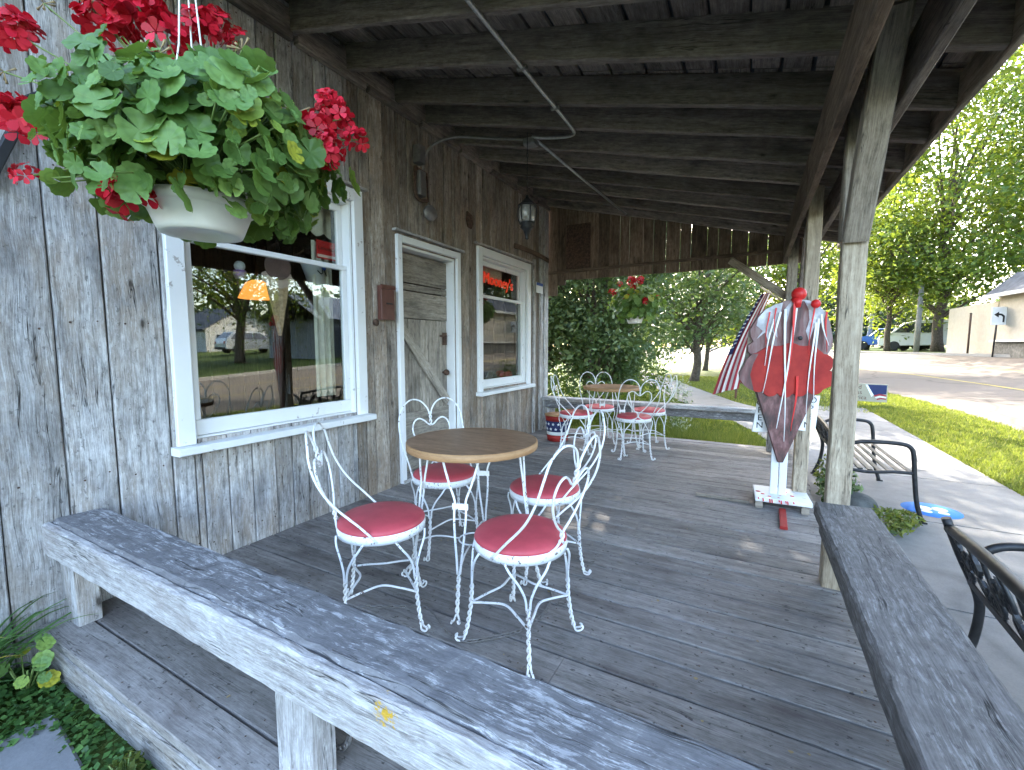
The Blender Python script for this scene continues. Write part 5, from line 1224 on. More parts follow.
def tree(name, label, x, y, h, cr, seed, leafsize, nleaf, mat, trunk_r=0.12, trunk_h=0.3, stems=1, cz=None, rz_=None, ncl=None, group=None, cat='tree', lean=(0, 0), shape=0.35, sig=0.16, z=None, bias=(0, 0)):
    r = np.random.default_rng(seed); q = random.Random(seed)
    z0 = (float(gh(x + bend(y), y)) if z is None else z) - 0.03
    t = thing(name, label, cat, (x, y, z0), group)
    czz = z0 + h * (0.5 + trunk_h / 2) if cz is None else z0 + cz; rzz = (h * (1 - trunk_h) / 2) if rz_ is None else rz_
    ncl = ncl or max(40, int(nleaf / 90))
    d = r.normal(size=(ncl, 3)); d /= np.linalg.norm(d, axis=1)[:, None]
    f = r.uniform(0.18, 1.0, size=(ncl, 1)) ** shape
    lump = 1 + 0.22 * np.sin(d[:, :1] * 4 + seed) * np.cos(d[:, 1:2] * 5 + seed * 2) + 0.12 * r.normal(size=(ncl, 1))
    cl = d * f * lump * np.array([cr, cr, rzz]) + np.array([x + lean[0] + bias[0], y + lean[1] + bias[1], czz])
    cl = cl[cl[:, 2] > z0 + 0.12]
    mb = MB(); top = Vector((x + lean[0], y + lean[1], z0 + h * 0.78)); forks = []
    for s_ in range(stems):
        a = 2 * pi * s_ / max(1, stems) + q.random(); off = 0 if stems == 1 else trunk_r * 1.6
        b0 = Vector((x + off * cos(a), y + off * sin(a), z0)); sp = 0 if stems == 1 else cr * 0.35
        tp = top + Vector((sp * cos(a), sp * sin(a), 0)); P = []
        for i in range(8):
            k = i / 7; P.append(b0.lerp(tp, k) + Vector((q.uniform(-1, 1), q.uniform(-1, 1), 0)) * trunk_r * 0.7 * (k > 0))
        mb.tube(smooth_path(P, 3), [trunk_r * (1.25 if i == 0 else 1) * (1 - 0.82 * i / 21) for i in range(22)], 8); forks.append(P)
    idx = r.permutation(len(cl))[:min(len(cl), 34)]
    for i in idx:
        c = Vector(cl[i]); P = q.choice(forks); hz = min(max((c.z - z0) * 0.55, h * trunk_h * 0.55), h * 0.7)
        k = min(6.9, 7 * hz / (h * 0.78)); b0 = P[int(k)].lerp(P[int(k) + 1], k - int(k))
        md = b0.lerp(c, 0.5) + Vector((q.uniform(-.1, .1), q.uniform(-.1, .1), 0.12)) * cr * 0.5
        rr_ = trunk_r * 0.32
        mb.tube(smooth_path([b0, md, c], 4), [rr_ * (1 - 0.85 * j / 8) for j in range(9)], 5)
    mb.build('trunk', 'bark', t)
    k = r.integers(0, len(cl), nleaf)
    sg_ = np.array([cr, cr, min(rzz, cr) * 0.75]) * sig
    C = cl[k] + r.normal(size=(nleaf, 3)) * sg_
    C = C[C[:, 2] > z0 + 0.05]
    V, F = leaf_arrays(C, leafsize, r)
    tone = r.uniform(0.2, 0.8, len(cl))[k][:len(F)]
    fast_obj('crown', V, F, tone * 0.6 + r.uniform(0, 0.4, len(F)), mat, t)
    return t
SH = 'trees and shrubs beyond the far end of the porch'
tree('shrub_tree', 'dark multi stemmed shrub tree beside the shop corner behind the far rail', -4.55, 9.6, 5.0, 1.7, 21, 0.105, 15000, 'shrubleaf', 0.09, 0.02, 4, cz=2.35, rz_=2.3, group=SH, sig=0.13)
tree('shrub_tree', 'dense dark shrub tree behind the far table and hanging basket', -3.3, 9.9, 5.0, 1.55, 22, 0.105, 15000, 'shrubleaf', 0.09, 0.08, 3, cz=2.75, rz_=2.2, group=SH, sig=0.13)
tree('shrub_tree', 'tall dark shrub tree left of the sidewalk path behind the far rail', -3.7, 13.2, 9.0, 2.3, 23, 0.13, 18000, 'shrubleaf', 0.13, 0.12, 2, cz=5.0, rz_=4.3, group=SH, sig=0.14)
tree('shrub_tree', 'low round dark shrub between the trunks behind the far rail', -3.2, 10.9, 2.6, 1.1, 47, 0.10, 8000, 'shrubleaf', 0.05, 0.02, 4, cz=1.45, rz_=1.15, group=SH, sig=0.14)
tree('shade_tree', 'tall leafy tree rising behind the shrubs, its crown over the sidewalk path', -3.5, 12.3, 10.5, 3.3, 61, 0.15, 13000, 'shrubleaf', 0.14, 0.42, 1, cz=7.6, rz_=2.6, group=SH, sig=0.10, ncl=85, bias=(2.1, 1.2))
tree('shade_tree', 'second tall tree between path and grass strip with a high airy crown', 0.9, 15.8, 11.5, 3.0, 62, 0.15, 9000, 'mapleleaf', 0.11, 0.5, 1, cz=8.4, rz_=2.4, group=SH, sig=0.10, ncl=60, bias=(-.5, .5))
tree('lawn_tree', 'broad mid green tree filling the view behind the single trunked tree', -5.4, 24, 8.5, 3.6, 63, 0.17, 16000, 'shrubleaf', 0.15, 0.1, 1, cz=4.1, rz_=3.9, group=SH)
tree('lawn_tree', 'rounded green tree at the road bend behind the flag', -2.3, 27.5, 7.5, 2.6, 64, 0.17, 11000, 'shrubleaf', 0.14, 0.22, 1, cz=4.6, rz_=3.0, group=SH)
tree('path_tree', 'single trunked tree with loose dark crown on the lawn beside the path', -1.99, 19.07, 7.0, 2.6, 24, 0.15, 11000, 'shrubleaf', 0.17, 0.24, 1, cz=4.0, rz_=2.4, group=SH, sig=0.13)
tree('shrub_tree', 'dark bushy tree far left behind the shop corner', -7.0, 12.5, 7.5, 2.6, 25, 0.14, 9000, 'darkleaf', 0.15, 0.05, 2, cz=3.6, rz_=3.4, group=SH)
tree('lawn_tree', 'loose yellow green tree far beyond the path behind the flag', -1.0, 33, 9, 3.4, 26, 0.24, 8000, 'mapleleaf', 0.2, 0.25, 1, group=SH)
tree('lawn_tree', 'airy pale green tree over the road behind the cone signboard', 2.4, 30, 11, 3.6, 46, 0.24, 6500, 'mapleleaf', 0.2, 0.35, 1, group=SH)
ST = 'street trees across the road'
tree('street_tree', 'big round maple across the road in front of the cream building', 11.05, 40.1, 19, 7.2, 27, 0.24, 60000, 'mapleleaf', 0.32, 0.2, 1, cz=10.3, rz_=8.2, group=ST, sig=0.11)
tree('street_tree', 'light yellow green young tree left of the big maple', 8.7, 41.5, 10.5, 3.6, 28, 0.2, 14000, 'mapleleaf', 0.2, 0.35, 1, group=ST)
tree('near_street_tree', 'near street tree beyond the frame edge whose branches hang over the eave', 6.6, 10.2, 11.5, 4.3, 29, 0.12, 26000, 'mapleleaf', 0.2, 0.3, 1, cz=7.6, rz_=3.4, cat='tree', sig=0.12, z=GZ, bias=(0, 0)) if False else None
tree('near_street_tree', 'spreading tree at the grass strip with long fine leaves above the eave', 3.3, 2.5, 11, 4.4, 30, 0.105, 56000, 'mapleleaf', 0.19, 0.42, 1, cz=7.6, rz_=3.2, cat='tree', sig=0.10, bias=(-.1, 2.9))
tree('dark_evergreen', 'tall dark evergreen far across the road behind the parked cars', 13.5, 66, 14, 4.6, 31, 0.5, 9000, 'darkleaf', 0.3, 0.02, 1, cz=6.5, rz_=6.8, group='dark evergreens behind the parked cars')
tree('dark_evergreen', 'shorter dark evergreen far across the road beside the white pole', 8.6, 62, 9.5, 3.6, 32, 0.45, 7000, 'darkleaf', 0.3, 0.02, 1, cz=4.5, rz_=4.7, group='dark evergreens behind the parked cars')
tree('grey_tree', 'greyish tree rising behind the dark roof of the cream building', 19.5, 41, 14.5, 5.0, 33, 0.4, 9000, 'greyleaf', 0.3, 0.2, 1)
tree('street_tree', 'broad tree opposite the front window across the road', 21, 15.4, 14, 5.6, 34, 0.2, 16000, 'mapleleaf', 0.28, 0.22, 1, cz=7.8, rz_=6.0, group=ST)
tree('street_tree', 'tall tree across the road towards the town side', 17.5, 3.5, 12, 4.6, 35, 0.26, 9000, 'mapleleaf', 0.26, 0.22, 1, group=ST)
# far wood that closes the horizon
r = np.random.default_rng(50); C = []
for k in range(170):
    a = R(-75 + 185 * k / 170); dist = r.uniform(95, 170); cx, cy = dist * sin(a), dist * cos(a); hh = r.uniform(7, 15)
    m_ = 120; p = r.normal(size=(m_, 3)); p /= np.linalg.norm(p, axis=1)[:, None]; p *= r.uniform(.5, 1, (m_, 1)) * np.array([6, 6, hh / 2]); C.append(p + np.array([cx, cy, hh / 2 + .5]))
C = np.concatenate(C); V, F = leaf_arrays(C, 2.2, r); o = fast_obj('far_wood', V, F, r.uniform(0, 1, len(F)), 'darkleaf'); tag(o, 'far wood closing the horizon beyond the road and houses', 'wood', kind='stuff')

def blades(name, regions, label, hmin, hmax, seed, wd=0.006, ok=None):
    r = np.random.default_rng(seed); Vs = []
    for (x0, x1, y0, y1, n) in regions:
        x = r.uniform(x0, x1, n); y = r.uniform(y0, y1, n)
        if ok is not None: k = ok(x, y); x, y = x[k], y[k]
        z = np.array([gh(a + bend(b), b) for a, b in zip(x, y)]) - 0.014
        n = len(x); a = r.uniform(0, 2 * pi, n); clump = 0.6 + 0.5 * (np.sin(x * 5.1 + y * 3.3) * np.cos(y * 4.7 - x * 2.2) * .5 + .5)
        h = r.uniform(hmin, hmax, n) * clump; l = h * r.uniform(0.1, 0.8, n); b = r.uniform(0, 2 * pi, n)
        w_ = wd * r.uniform(.7, 1.4, n) * (1 + 0.05 * y.clip(0, 40))
        p0 = np.stack([x - cos_(a) * w_, y - sin_(a) * w_, z], 1); p1 = np.stack([x + cos_(a) * w_, y + sin_(a) * w_, z], 1)
        p2 = np.stack([x + cos_(b) * l, y + sin_(b) * l, z + h], 1); Vs.append(np.stack([p0, p1, p2], 1).reshape(-1, 3))
    V = np.concatenate(Vs); F = np.arange(len(V)).reshape(-1, 3)
    o = fast_obj(name, V, F, r.uniform(0, 1, len(F)), 'grassblade'); return tag(o, label, 'grass', kind='stuff')
cos_, sin_ = np.cos, np.sin
PTH = np.array(pp)
def off_path(x, y):
    d = np.full(len(x), 9.0)
    for i in range(len(PTH) - 1):
        a, b = PTH[i], PTH[i + 1]; ab = b - a; t = (((x - a[0]) * ab[0] + (y - a[1]) * ab[1]) / (ab @ ab)).clip(0, 1)
        d = np.minimum(d, np.hypot(x - a[0] - t * ab[0], y - a[1] - t * ab[1]))
    be = np.where(y > 11, (y - 11) ** 2 / 110, 0)
    return (d > 0.67) & ((x > 2.31) | (x < 0.52) | (y > 11.5)) & (x + be < 4.02 + .04 * np.sin(y * 7)) & ((x < .52) | (x > 2.3) | (y > 11.4))
blades('grass', [(2.3, 4.1, 2.5, 8.5, 52000), (2.3, 4.1, 8.5, 20, 42000), (-3.5, 0.9, 6.3, 9.5, 30000), (-4, 2.4, 9.5, 22, 36000)], 'sunlit mown grass strip between sidewalk and road and round the path', 0.025, 0.085, 60, ok=off_path)
# weeds at the porch edge, rock
rk = MB(); rk.sphere((0.80, 4.46, GZ + .10), 0.16, 18, 12, (0.85, 1.0, 0.85))
rq = random.Random(3); ph = [rq.uniform(0, 6) for _ in range(6)]
rk.v = [(x + .018 * sin(9 * z + ph[0]) + .012 * sin(17 * y + ph[1]), y + .018 * sin(11 * x + ph[2]), z + .014 * sin(13 * x + ph[3]) * cos(9 * y)) for x, y, z in rk.v]
tag(rk.build('rock', 'stone', at=(0.80, 4.46, GZ)), 'dark round rock between the porch posts and the sidewalk', 'rock')
def weed(name, label, cat, x, y, z, rad, h, n, ls, mat, seed, group=None):
    r = np.random.default_rng(seed); t = thing(name, label, cat, (x, y, z), group)
    d = r.normal(size=(n, 3)); d /= np.linalg.norm(d, axis=1)[:, None]; C = d * r.uniform(0.2, 1, (n, 1)) ** .5 * np.array([rad, rad, h * .55]) + np.array([x, y, z + h * .5])
    C[:, 2] = np.maximum(C[:, 2], z + .015)
    V, F = leaf_arrays(C, ls, r, asp=.4); fast_obj('foliage', V, F, r.uniform(0, 1, n), mat, t)
    mb = MB()
    for c in C[:: max(1, n // 24)]: mb.tube([(x + (c[0] - x) * .2, y + (c[1] - y) * .2, z - .01), tuple(c)], 0.0028, 4)
    mb.build('stems', 'stem', t); return t
WG = 'weeds along the sidewalk edge of the porch'
weed('weed', 'leafy green weed clump between the two right posts', 'weed', 0.70, 4.55, GZ, 0.16, 0.42, 420, 0.055, 'shrubleaf', 71, WG)
weed('weed', 'low spreading green weeds in front of the rock at the sidewalk edge', 'weed', 0.93, 4.25, GZ, 0.22, 0.16, 700, 0.038, 'grassblade', 72, WG)
weed('weed', 'small tuft of weeds by the iron bench foot', 'weed', 1.12, 4.45, GZ, 0.12, 0.12, 240, 0.04, 'grassblade', 73, WG)
weed('weed', 'tall thin weed behind the rock', 'weed', 0.72, 5.0, GZ, 0.16, 0.40, 300, 0.05, 'grassblade', 79, WG)
PG = 'plants beyond the far rail'
weed('garden_plant', 'bright green leafy plant beyond the far rail left of the silver plant', 'plant', -1.45, 7.6, GZ, 0.34, 1.15, 900, 0.07, 'mapleleaf', 74, PG)
weed('garden_plant', 'pale silvery flowering plant beyond the far rail by the path', 'plant', -0.98, 7.25, GZ, 0.24, 0.95, 420, 0.055, 'whiteleaf', 75, PG)
weed('garden_plant', 'yellow green bush low behind the far table', 'plant', -2.3, 7.4, GZ, 0.55, 0.8, 900, 0.08, 'mapleleaf', 76, PG)
weed('garden_plant', 'yellow green bush near the shop corner behind the far rail', 'plant', -3.2, 7.6, GZ, 0.5, 0.95, 900, 0.085, 'mapleleaf', 77, PG)
blades('tall_grass', [(-2.4, 0.15, 6.28, 7.2, 16000)], 'taller bright grass growing along the far edge of the deck', 0.10, 0.26, 62, wd=0.004)
# left foreground: daylilies, hosta, ground cover, slab
def lily(x, y, n, ln_, seed, label):
    q = random.Random(seed); mb = MB()
    for k in range(n):
        a = q.uniform(0, 2 * pi); L = ln_ * q.uniform(.55, 1.1); el = q.uniform(.9, 1.4); bx, by = x + q.uniform(-.07, .07), y + q.uniform(-.07, .07)
        p = Vector((bx, by, GZ - .01)); dv = el; m_ = 9; Ls = []; wd = q.uniform(.008, .013); rn = q.random() if q.random() > .04 else 1.0
        side = Vector((-sin(a), cos(a), 0))
        for i in range(m_ + 1):
            t = i / m_; w_ = wd * (1 - t ** 2.2) + .0006; b0 = p + Vector((0, 0, .25 * wd))
            Ls.append((p - side * w_, p + Vector((0, 0, -w_ * .5)), p + side * w_)); 
            dd = el - t * t * q.uniform(1.5, 2.0); p = p + Vector((cos(a) * cos(dd), sin(a) * cos(dd), sin(dd))) * (L / m_)
            if p.z < GZ + .006: p.z = GZ + .006
        b = len(mb.v)
        for row in Ls: mb.v += [tuple(u) for u in row]
        for i in range(m_):
            for j in (0, 1): mb.face([b + i * 3 + j, b + i * 3 + j + 1, b + i * 3 + 4 + j, b + i * 3 + 3 + j], [(0, 0)] * 4, rn, 0, True)
    return tag(mb.build('daylily', 'lily', at=(x, y, GZ)), label, 'plant', 'daylilies by the front corner')
lily(-2.66, 0.38, 80, 0.5, 81, 'clump of arching green daylily leaves against the wall by the front corner')
lily(-2.52, 0.22, 75, 0.46, 82, 'second clump of arching daylily leaves nearest the viewer at left')
lily(-2.68, 0.02, 60, 0.6, 83, 'daylily clump at the far left along the wall')
hs = thing('hosta', 'small broad leaved plant with yellowing leaves at the deck corner', 'plant', (-2.56, .54, GZ), None)
mb = MB(); q = random.Random(8)
for k in range(11):
    a = q.uniform(0, 6.28); c = Vector((-2.54 + .10 * cos(a), .545 + .055 * sin(a), GZ + q.uniform(.05, .21)))
    put(mb, geranium_leaf(q.uniform(.022, .036), k), orient(c, (cos(a) * .5 + .5, sin(a) * .5 - .4, .8), q.uniform(0, 6)), 1.0 if k in (2, 7) else q.uniform(.4, .9))
mb.build('foliage', 'geranium', hs)
mb = MB()
for k in range(7): mb.tube([(-2.55, .54, GZ - .01), (-2.54 + .08 * cos(k), .545 + .05 * sin(k), GZ + .14)], .003, 4)
mb.build('stems', 'stem', hs)
r = np.random.default_rng(90); nn = 9000
C = np.stack([r.uniform(-2.74, -1.3, nn), r.uniform(-0.3, .62, nn), GZ + r.uniform(0, .035, nn)], 1)
mnd = 0.5 + 0.5 * np.sin(C[:, 0] * 7 + 1) * np.cos(C[:, 1] * 9); C[:, 2] += mnd * .02
keep = ~((C[:, 0] > -2.20) & (C[:, 1] < .50) & (C[:, 0] + C[:, 1] * .6 > -1.99)) & (r.uniform(size=nn) < 1.15 - 0.62 * np.clip((C[:, 0] + 2.25) * 2.0, 0, 1.4)); C = C[keep]
V, F = leaf_arrays(C, .022, r, up=.8, asp=.75); tag(fast_obj('ground_cover', V, F, r.uniform(0, .85, len(F)), 'lily'), 'low green ground cover below the deck edge at left', 'ground cover', kind='stuff')
mb = MB(); b = frame((-1.88, 0.20, GZ + .004), (1, -.1, 0), (0.1, 1, 0), (0, 0, 1)); mb.add(MB().beam((-.42, 0, 0), (.42, 0, 0), .62, .05, (0, 0, 1), .01), b)
tag(mb.build('stepping_slab', 'slab', at=(-1.88, .2, GZ)), 'grey flat stone slab in the ground cover at bottom left', 'slab')
for k, (x, y) in enumerate(((-1.74, .565), (-1.66, .53))):
    weed('weed', ('small bright weed growing against the deck fascia at left', 'second small weed by the deck fascia nearer the slab')[k], 'weed', x, y, GZ, .05, .09, 70, .03, 'grassblade', 95 + k, 'weeds under the deck fascia')

# ------------------------------------------------------------------ across the road
def fz(x, y): return float(gh(x + bend(y), y))
cb = thing('cream_building', 'low cream building with dark roof and stone base across the road', 'building', (10.8, 29, .7))
def wallquad(mb, a, b, z0, z1, th, mi=0):
    a = Vector((*a, 0)); b = Vector((*b, 0)); L = (b - a).length; m_ = frame(((a.x + b.x) / 2, (a.y + b.y) / 2, (z0 + z1) / 2), (b - a), Vector((0, 0, 1)).cross(b - a), (0, 0, 1))
    mb.add(MB().box((0, 0, 0), (L, th, z1 - z0), .002), m_, mi)
A_, B_, C_ = (10.30, 35.6), (10.56, 30.4), (11.3, 21.5)
mb = MB(); wallquad(mb, A_, B_, .5, 3.4, .2); mb.build('side_wall', 'cream', cb)
for a_, b_, z_ in (((B_[0] + .004, B_[1] - .1), C_, 3.75), (C_, (20, 22.2), 3.74), (A_, (19.5, 36.5), 3.4)):
    mb = MB(); wallquad(mb, a_, b_, .3, z_, .2); mb.build('wall', 'cream', cb)
mb = MB(); wallquad(mb, (B_[0] - .13, B_[1] - .1), (C_[0] - .13, C_[1]), .2, 1.42, .12); mb.build('stone_base', 'stone', cb)
mb = MB(); wallquad(mb, (B_[0] - .2, B_[1] - .1), (C_[0] - .2, C_[1]), 1.42, 1.52, .3); mb.build('ledge', 'palesiding', cb)
mb = MB()
e0, e1 = Vector((B_[0] - .5, B_[1] + .5, 3.7)), Vector((C_[0] - .5, C_[1] - .4, 3.7)); t0, t1 = e0 + Vector((1.0, -.3, 1.05)), e1 + Vector((1.0, .5, 1.05))
mb.poly([e0, e1, t1, t0]); mb.poly([e0, t0, Vector((20, 31, 4.75)), Vector((20.4, 31.4, 3.7))]); mb.poly([t0, t1, Vector((20, 22.5, 4.75)), Vector((20, 31, 4.75))]); mb.poly([e1, Vector((20.4, 22, 3.7)), Vector((20, 22.5, 4.75)), t1]); mb.poly([e0, Vector((20.4, 31.4, 3.7)), Vector((20.4, 22, 3.7)), e1])
mb.build('roof', 'shingle', cb)
mb = MB(); wallquad(mb, (B_[0] - .52, B_[1] + .5), (C_[0] - .52, C_[1] - .4), 3.55, 3.72, .06); mb.build('eave_trim', 'palesiding', cb)
mb = MB(); mb.box((12.2, 25.5, 5.3), (.5, .5, 1.2), .01); mb.build('chimney', 'palesiding', cb)

gb = thing('grey_building', 'long grey sided building with pale metal roof across the road', 'building', (19, 24, .2))
mb = MB(); mb.box((20.5, 25, 1.4), (5, 13, 3.0)); 
for k in range(12): mb.box((17.99, 25, .1 + k * .24), (.03, 13, .225), .004)
mb.build('wall', 'greysiding', gb)
mb = MB(); mb.poly([(17.6, 18.2, 2.9), (17.6, 31.8, 2.9), (20.6, 31.8, 4.6), (20.6, 18.2, 4.6)]); mb.poly([(20.6, 18.2, 4.6), (20.6, 31.8, 4.6), (23.6, 31.8, 2.9), (23.6, 18.2, 2.9)]); mb.poly([(17.6, 31.8, 2.86), (17.6, 18.2, 2.86), (23.6, 18.2, 2.86), (23.6, 31.8, 2.86)]); mb.build('roof', 'metalroof', gb)
mb = MB()
for y in (20, 23.5, 27): mb.box((17.96, y, 1.2), (.06, 1.8, 2.4), .01)
mb.build('garage_door', 'shingle', gb)
wh = thing('white_house', 'white gabled house across the road opposite the front window', 'house', (22, 13.5, 0))
mb = MB(); mb.box((23.5, 13.5, 1.3), (6, 7, 3.0), .01); mb.prism([(-3.5, 2.8), (3.5, 2.8), (0, 4.9)], 6, frame((23.5, 13.5, 0), (0, 1, 0), (-1, 0, 0), (0, 0, 1))); fixn(mb.build('wall', 'palesiding', wh))
mb = MB()
for sg in (-1, 1):
    a = Vector((20.1, 13.5, 5.0)); mb.beam((23.5, 13.5 + sg * 1.95, 3.92), (23.5 + .001, 13.5 + sg * 1.95, 3.92), .1, .1) if False else None
    mb.poly([(20.1, 13.5, 5.02), (26.9, 13.5, 5.02), (26.9, 13.5 + sg * 3.9, 2.68), (20.1, 13.5 + sg * 3.9, 2.68)]); mb.poly([(20.1, 13.5, 4.90), (20.1, 13.5 + sg * 3.9, 2.56), (26.9, 13.5 + sg * 3.9, 2.56), (26.9, 13.5, 4.90)]); mb.poly([(20.1, 13.5, 5.02), (20.1, 13.5 + sg * 3.9, 2.68), (20.1, 13.5 + sg * 3.9, 2.56), (20.1, 13.5, 4.90)])
mb.build('roof', 'shingle', wh)
for y in (11.6, 15.2):
    mb = MB(); mb.box((20.47, y, 1.6), (.05, 1.2, 1.3), .005); mb.build('window', 'carglass', wh)

def car(name, label, cat, x, y, rz, L, W, H, prof, glass, mat, wheel_x, wr=.33, z=None):
    z = fz(x, y) if z is None else z
    t = thing(name, label, cat, (0, 0, 0), None)
    mb = MB(); hw = W / 2; n = len(prof)
    def half(zz): return hw * (1 - max(0, (zz - H * .55) / (H * .45)) * .16) 
    ys = [-1, -.93, .93, 1]; ins = [0.05, 0, 0, 0.05]
    cx = sum(p[0] for p in prof) / n; cz_ = sum(p[1] for p in prof) / n
    for yy, i_ in zip(ys, ins):
        for px_, pz_ in prof: mb.v.append((px_ + (cx - px_) * i_ * .6, yy * half(pz_), pz_ + (cz_ - pz_) * i_ * .9))
    for k in range(3):
        for i in range(n): j = (i + 1) % n; mb.face([k * n + i, k * n + j, (k + 1) * n + j, (k + 1) * n + i], None, .5, 0, False)
    mb.face(list(range(n))[::-1]); mb.face([3 * n + i for i in range(n)])
    fixn(mb.build('body', mat, t))
    for g in glass:
        mb = MB()
        if len(g) == 2:      # windscreen or rear glass: a quad between two profile points
            (xa, za), (xb, zb) = g; ya, yb = half(za) * .86, half(zb) * .86; nx, nz = (zb - za), -(xb - xa); l = math.hypot(nx, nz); sgn = 1 if (nx * (xa - cx)) > 0 else -1; ox, oz = sgn * nx / l * .012, abs(nz / l) * .012
            mb.poly([(xa + ox, -ya, za + oz), (xa + ox, ya, za + oz), (xb + ox, yb, zb + oz), (xb + ox, -yb, zb + oz)]); mb.build('windscreen', 'carglass', t)
        else:
            for sg in (-1, 1):
                mb2 = MB(); mb2.poly([(px_, sg * (half(pz_) + .008), pz_) for px_, pz_ in g]); mb2.build('side_window', 'carglass', t)
    for wx in wheel_x:
        for sg in (-1, 1):
            mm_ = frame((wx, sg * (hw - .10), wr), (1, 0, 0), (0, 0, 1))
            mb = MB().add(MB().lathe([(wr * .62, -.11), (wr * .95, -.11), (wr, -.07), (wr, .07), (wr * .95, .11), (wr * .62, .11)], 26), mm_); wl = mb.build('wheel', 'rubber', t)
            mb = MB().add(MB().lathe([(0, -.10), (wr * .62, -.105), (wr * .62, .105), (0, .10)], 20), mm_); mb.build('rim', 'chrome', wl)
    xf = max(p[0] for p in prof); xr = min(p[0] for p in prof)
    for sg in (-1, 1):
        mb = MB(); mb.box((xf - .05, sg * hw * .72, H * .46), (.10, W * .18, .13), .02); mb.build('headlight', 'lens', t)
        mb = MB(); mb.box((xr + .04, sg * hw * .78, H * .5), (.08, W * .12, .2), .02); mb.build('tail_light', 'red', t)
    mb = MB(); mb.box((xf - .03, 0, H * .25), (.12, W * .9, .16), .03); mb.box((xr + .03, 0, H * .25), (.12, W * .9, .16), .03); mb.build('bumper', 'rubber', t)
    t.location = (x, y, z); t.rotation_euler = (0, 0, rz); return t
SUVP = [(2.25, .35), (2.3, .75), (2.15, .98), (1.15, 1.08), (.45, 1.62), (-.2, 1.70), (-1.6, 1.68), (-2.15, 1.15), (-2.28, .8), (-2.25, .35)]
SUVG = [((1.12, 1.10), (.50, 1.58)), ((-2.10, 1.2), (-1.68, 1.6)), [(.95, 1.10), (.42, 1.55), (-.2, 1.60), (-.2, 1.08)], [(-.28, 1.08), (-.28, 1.60), (-1.5, 1.58), (-1.85, 1.12)]]
VANP = [(2.7, .35), (2.75, .85), (2.55, 1.15), (2.0, 1.32), (1.25, 2.05), (.6, 2.2), (-2.6, 2.2), (-2.75, 2.05), (-2.8, .4)]
VANG = [((1.96, 1.36), (1.30, 2.0)), [(1.75, 1.35), (1.2, 1.95), (.6, 2.0), (.6, 1.32)], [(.45, 1.32), (.45, 2.0), (-.9, 2.0), (-.9, 1.32)]]
wh.location.x += 17; wh.location.y += 12
car('white_suv', 'white sport utility vehicle parked across the road opposite the front window', 'car', 30, 21.5, R(95), 4.6, 1.9, 1.7, SUVP, SUVG, 'carwhite', (1.4, -1.4), .36)
PK = 'vehicles parked across the road beyond the maple'
car('white_van', 'white van parked across the road left of the maple trunk', 'van', 11.35, 43.0, R(150), 5.5, 2.0, 2.3, VANP, VANG, 'carwhite', (1.7, -1.7), .36)['group'] = PK
car('white_van', 'white van half hidden by the cream building, right of the maple trunk', 'van', 13.3, 45.6, R(150), 5.5, 2.0, 2.5, VANP, VANG, 'carwhite', (1.7, -1.7), .36)['group'] = PK
PUP = [(2.6, .4), (2.65, .8), (2.5, 1.05), (1.3, 1.15), (.75, 1.72), (-.3, 1.75), (-.6, 1.15), (-2.6, 1.12), (-2.65, .45)]
PUG = [((1.26, 1.18), (.8, 1.68)), [(1.1, 1.16), (.72, 1.64), (-.25, 1.66), (-.45, 1.16)]]
car('blue_pickup', 'blue pickup parked across the road between the two poles', 'pickup', 9.75, 45.6, R(165), 5.3, 1.9, 1.75, PUP, PUG, 'carblue', (1.7, -1.7), .38)['group'] = PK

p1 = thing('utility_pole', 'pale leaning utility pole with sagging wires across the road', 'pole', (8.5, 46.9, .8), 'utility poles across the road')
mb = MB(); mb.tube([(8.5, 46.9, .8), (8.72, 46.9, 4.2), (8.9, 46.9, 7.0)], [.17, .15, .13], 10); mb.build('shaft', 'greypole', p1)
mb = MB(); mb.tube(smooth_path([(8.85, 46.9, 6.6), (12.5, 45, 5.7), (17, 43, 6.4)], 6), .03, 5); mb.tube(smooth_path([(8.7, 46.9, 4.9), (5, 50, 4.4), (-2, 56, 5.4)], 6), .03, 5); mb.build('wire', 'black', p1)
p2 = thing('utility_pole', 'short brown wooden pole in front of the white van across the road', 'pole', (9.54, 38.4, .8), 'utility poles across the road')
mb = MB(); mb.tube([(9.54, 38.4, .75), (9.56, 38.4, 5.2)], [.16, .13], 10); mb.build('shaft', 'greypole', p2)
rs_ = thing('road_sign', 'white road sign with a black bent arrow on a dark post across the road', 'road sign', (10.17, 29.67, .7))
sx, sy, sz = 10.17, 29.67, .7
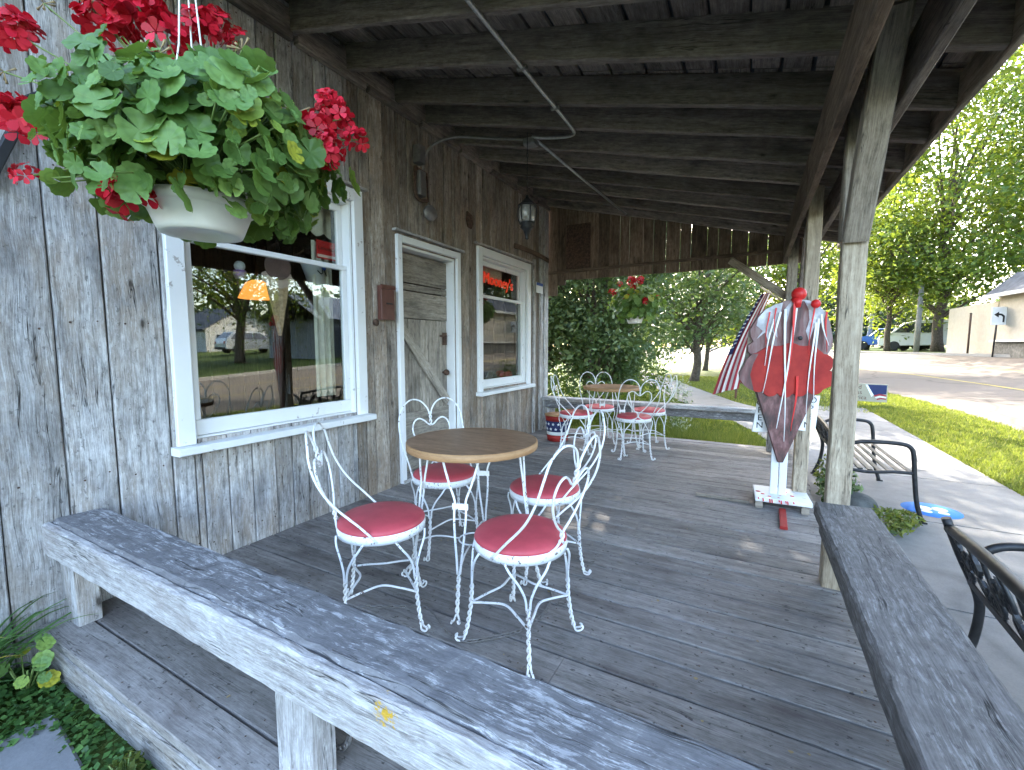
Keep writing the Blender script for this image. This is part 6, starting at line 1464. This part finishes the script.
mb = MB(); mb.tube([(sx, sy, sz - .05), (sx + .05, sy, sz + 2.3)], .035, 8); mb.build('post', 'iron', rs_)
sf = frame((sx + .12, sy - .05, sz + 1.95), (1, .22, 0), (-.22, 1, 0), (0, 0, 1))
mb = MB(); mb.prism([(-.33, -.42), (.33, -.42), (.33, .42), (-.33, .42)], .02, sf); pn = fixn(mb.build('panel', 'paper', rs_))
mb = MB(); m2 = sf @ Matrix.Translation((0, -.016, 0)); mb.prism([(.10, -.30), (.17, -.30), (.17, .0), (.06, .10), (-.06, .12), (-.06, .20), (-.24, .06), (-.06, -.07), (-.06, .03), (.03, .02), (.10, -.05)], .008, m2); fixn(mb.build('arrow', 'black', pn))
sp2 = thing('sign_post', 'bare dark sign post on the verge before the cream wall', 'post', (10.05, 32.1, .75))
mb = MB(); mb.tube([(10.05, 32.1, .7), (10.05, 32.1, 2.9)], .045, 8); mb.build('shaft', 'rust', sp2); mb = MB(); mb.lathe([(.05, 2.9), (.06, 2.93), (0, 2.97)], 10, (10.05, 32.1, 0)); mb.build('cap', 'iron', sp2)
mb = MB(); mb.lathe([(.13, 0), (.13, .75), (.10, .82), (0, .84)], 14, (11.1, 37.0, fz(11.1, 37.0) - .02)); tag(mb.build('bollard', 'post_dark', at=(11.1, 37.0, .8)), 'short dark bollard beside the cream wall across the road', 'bollard')

# ------------------------------------------------------------------ small litter on the boards
q = random.Random(77); mb = MB()
for k in range(170):
    x, y = q.uniform(-2.6, 0.45), q.uniform(0.7, 6.0); r_ = q.uniform(.003, .011); a = q.uniform(0, 6.28); z = 0.0035 + q.uniform(0, .003)
    mb.poly([(x + r_ * cos(a + i * 1.257) * q.uniform(.5, 1.2), y + r_ * sin(a + i * 1.257) * q.uniform(.4, 1), z + q.uniform(0, .004)) for i in range(5)], uv=[(0, 0)] * 5, mi=0 if q.random() < .7 else 1)
tag(mb.build('leaf_litter', ['drybud', 'stone']), 'dry leaf crumbs and grit scattered over the deck boards', 'litter', kind='stuff')
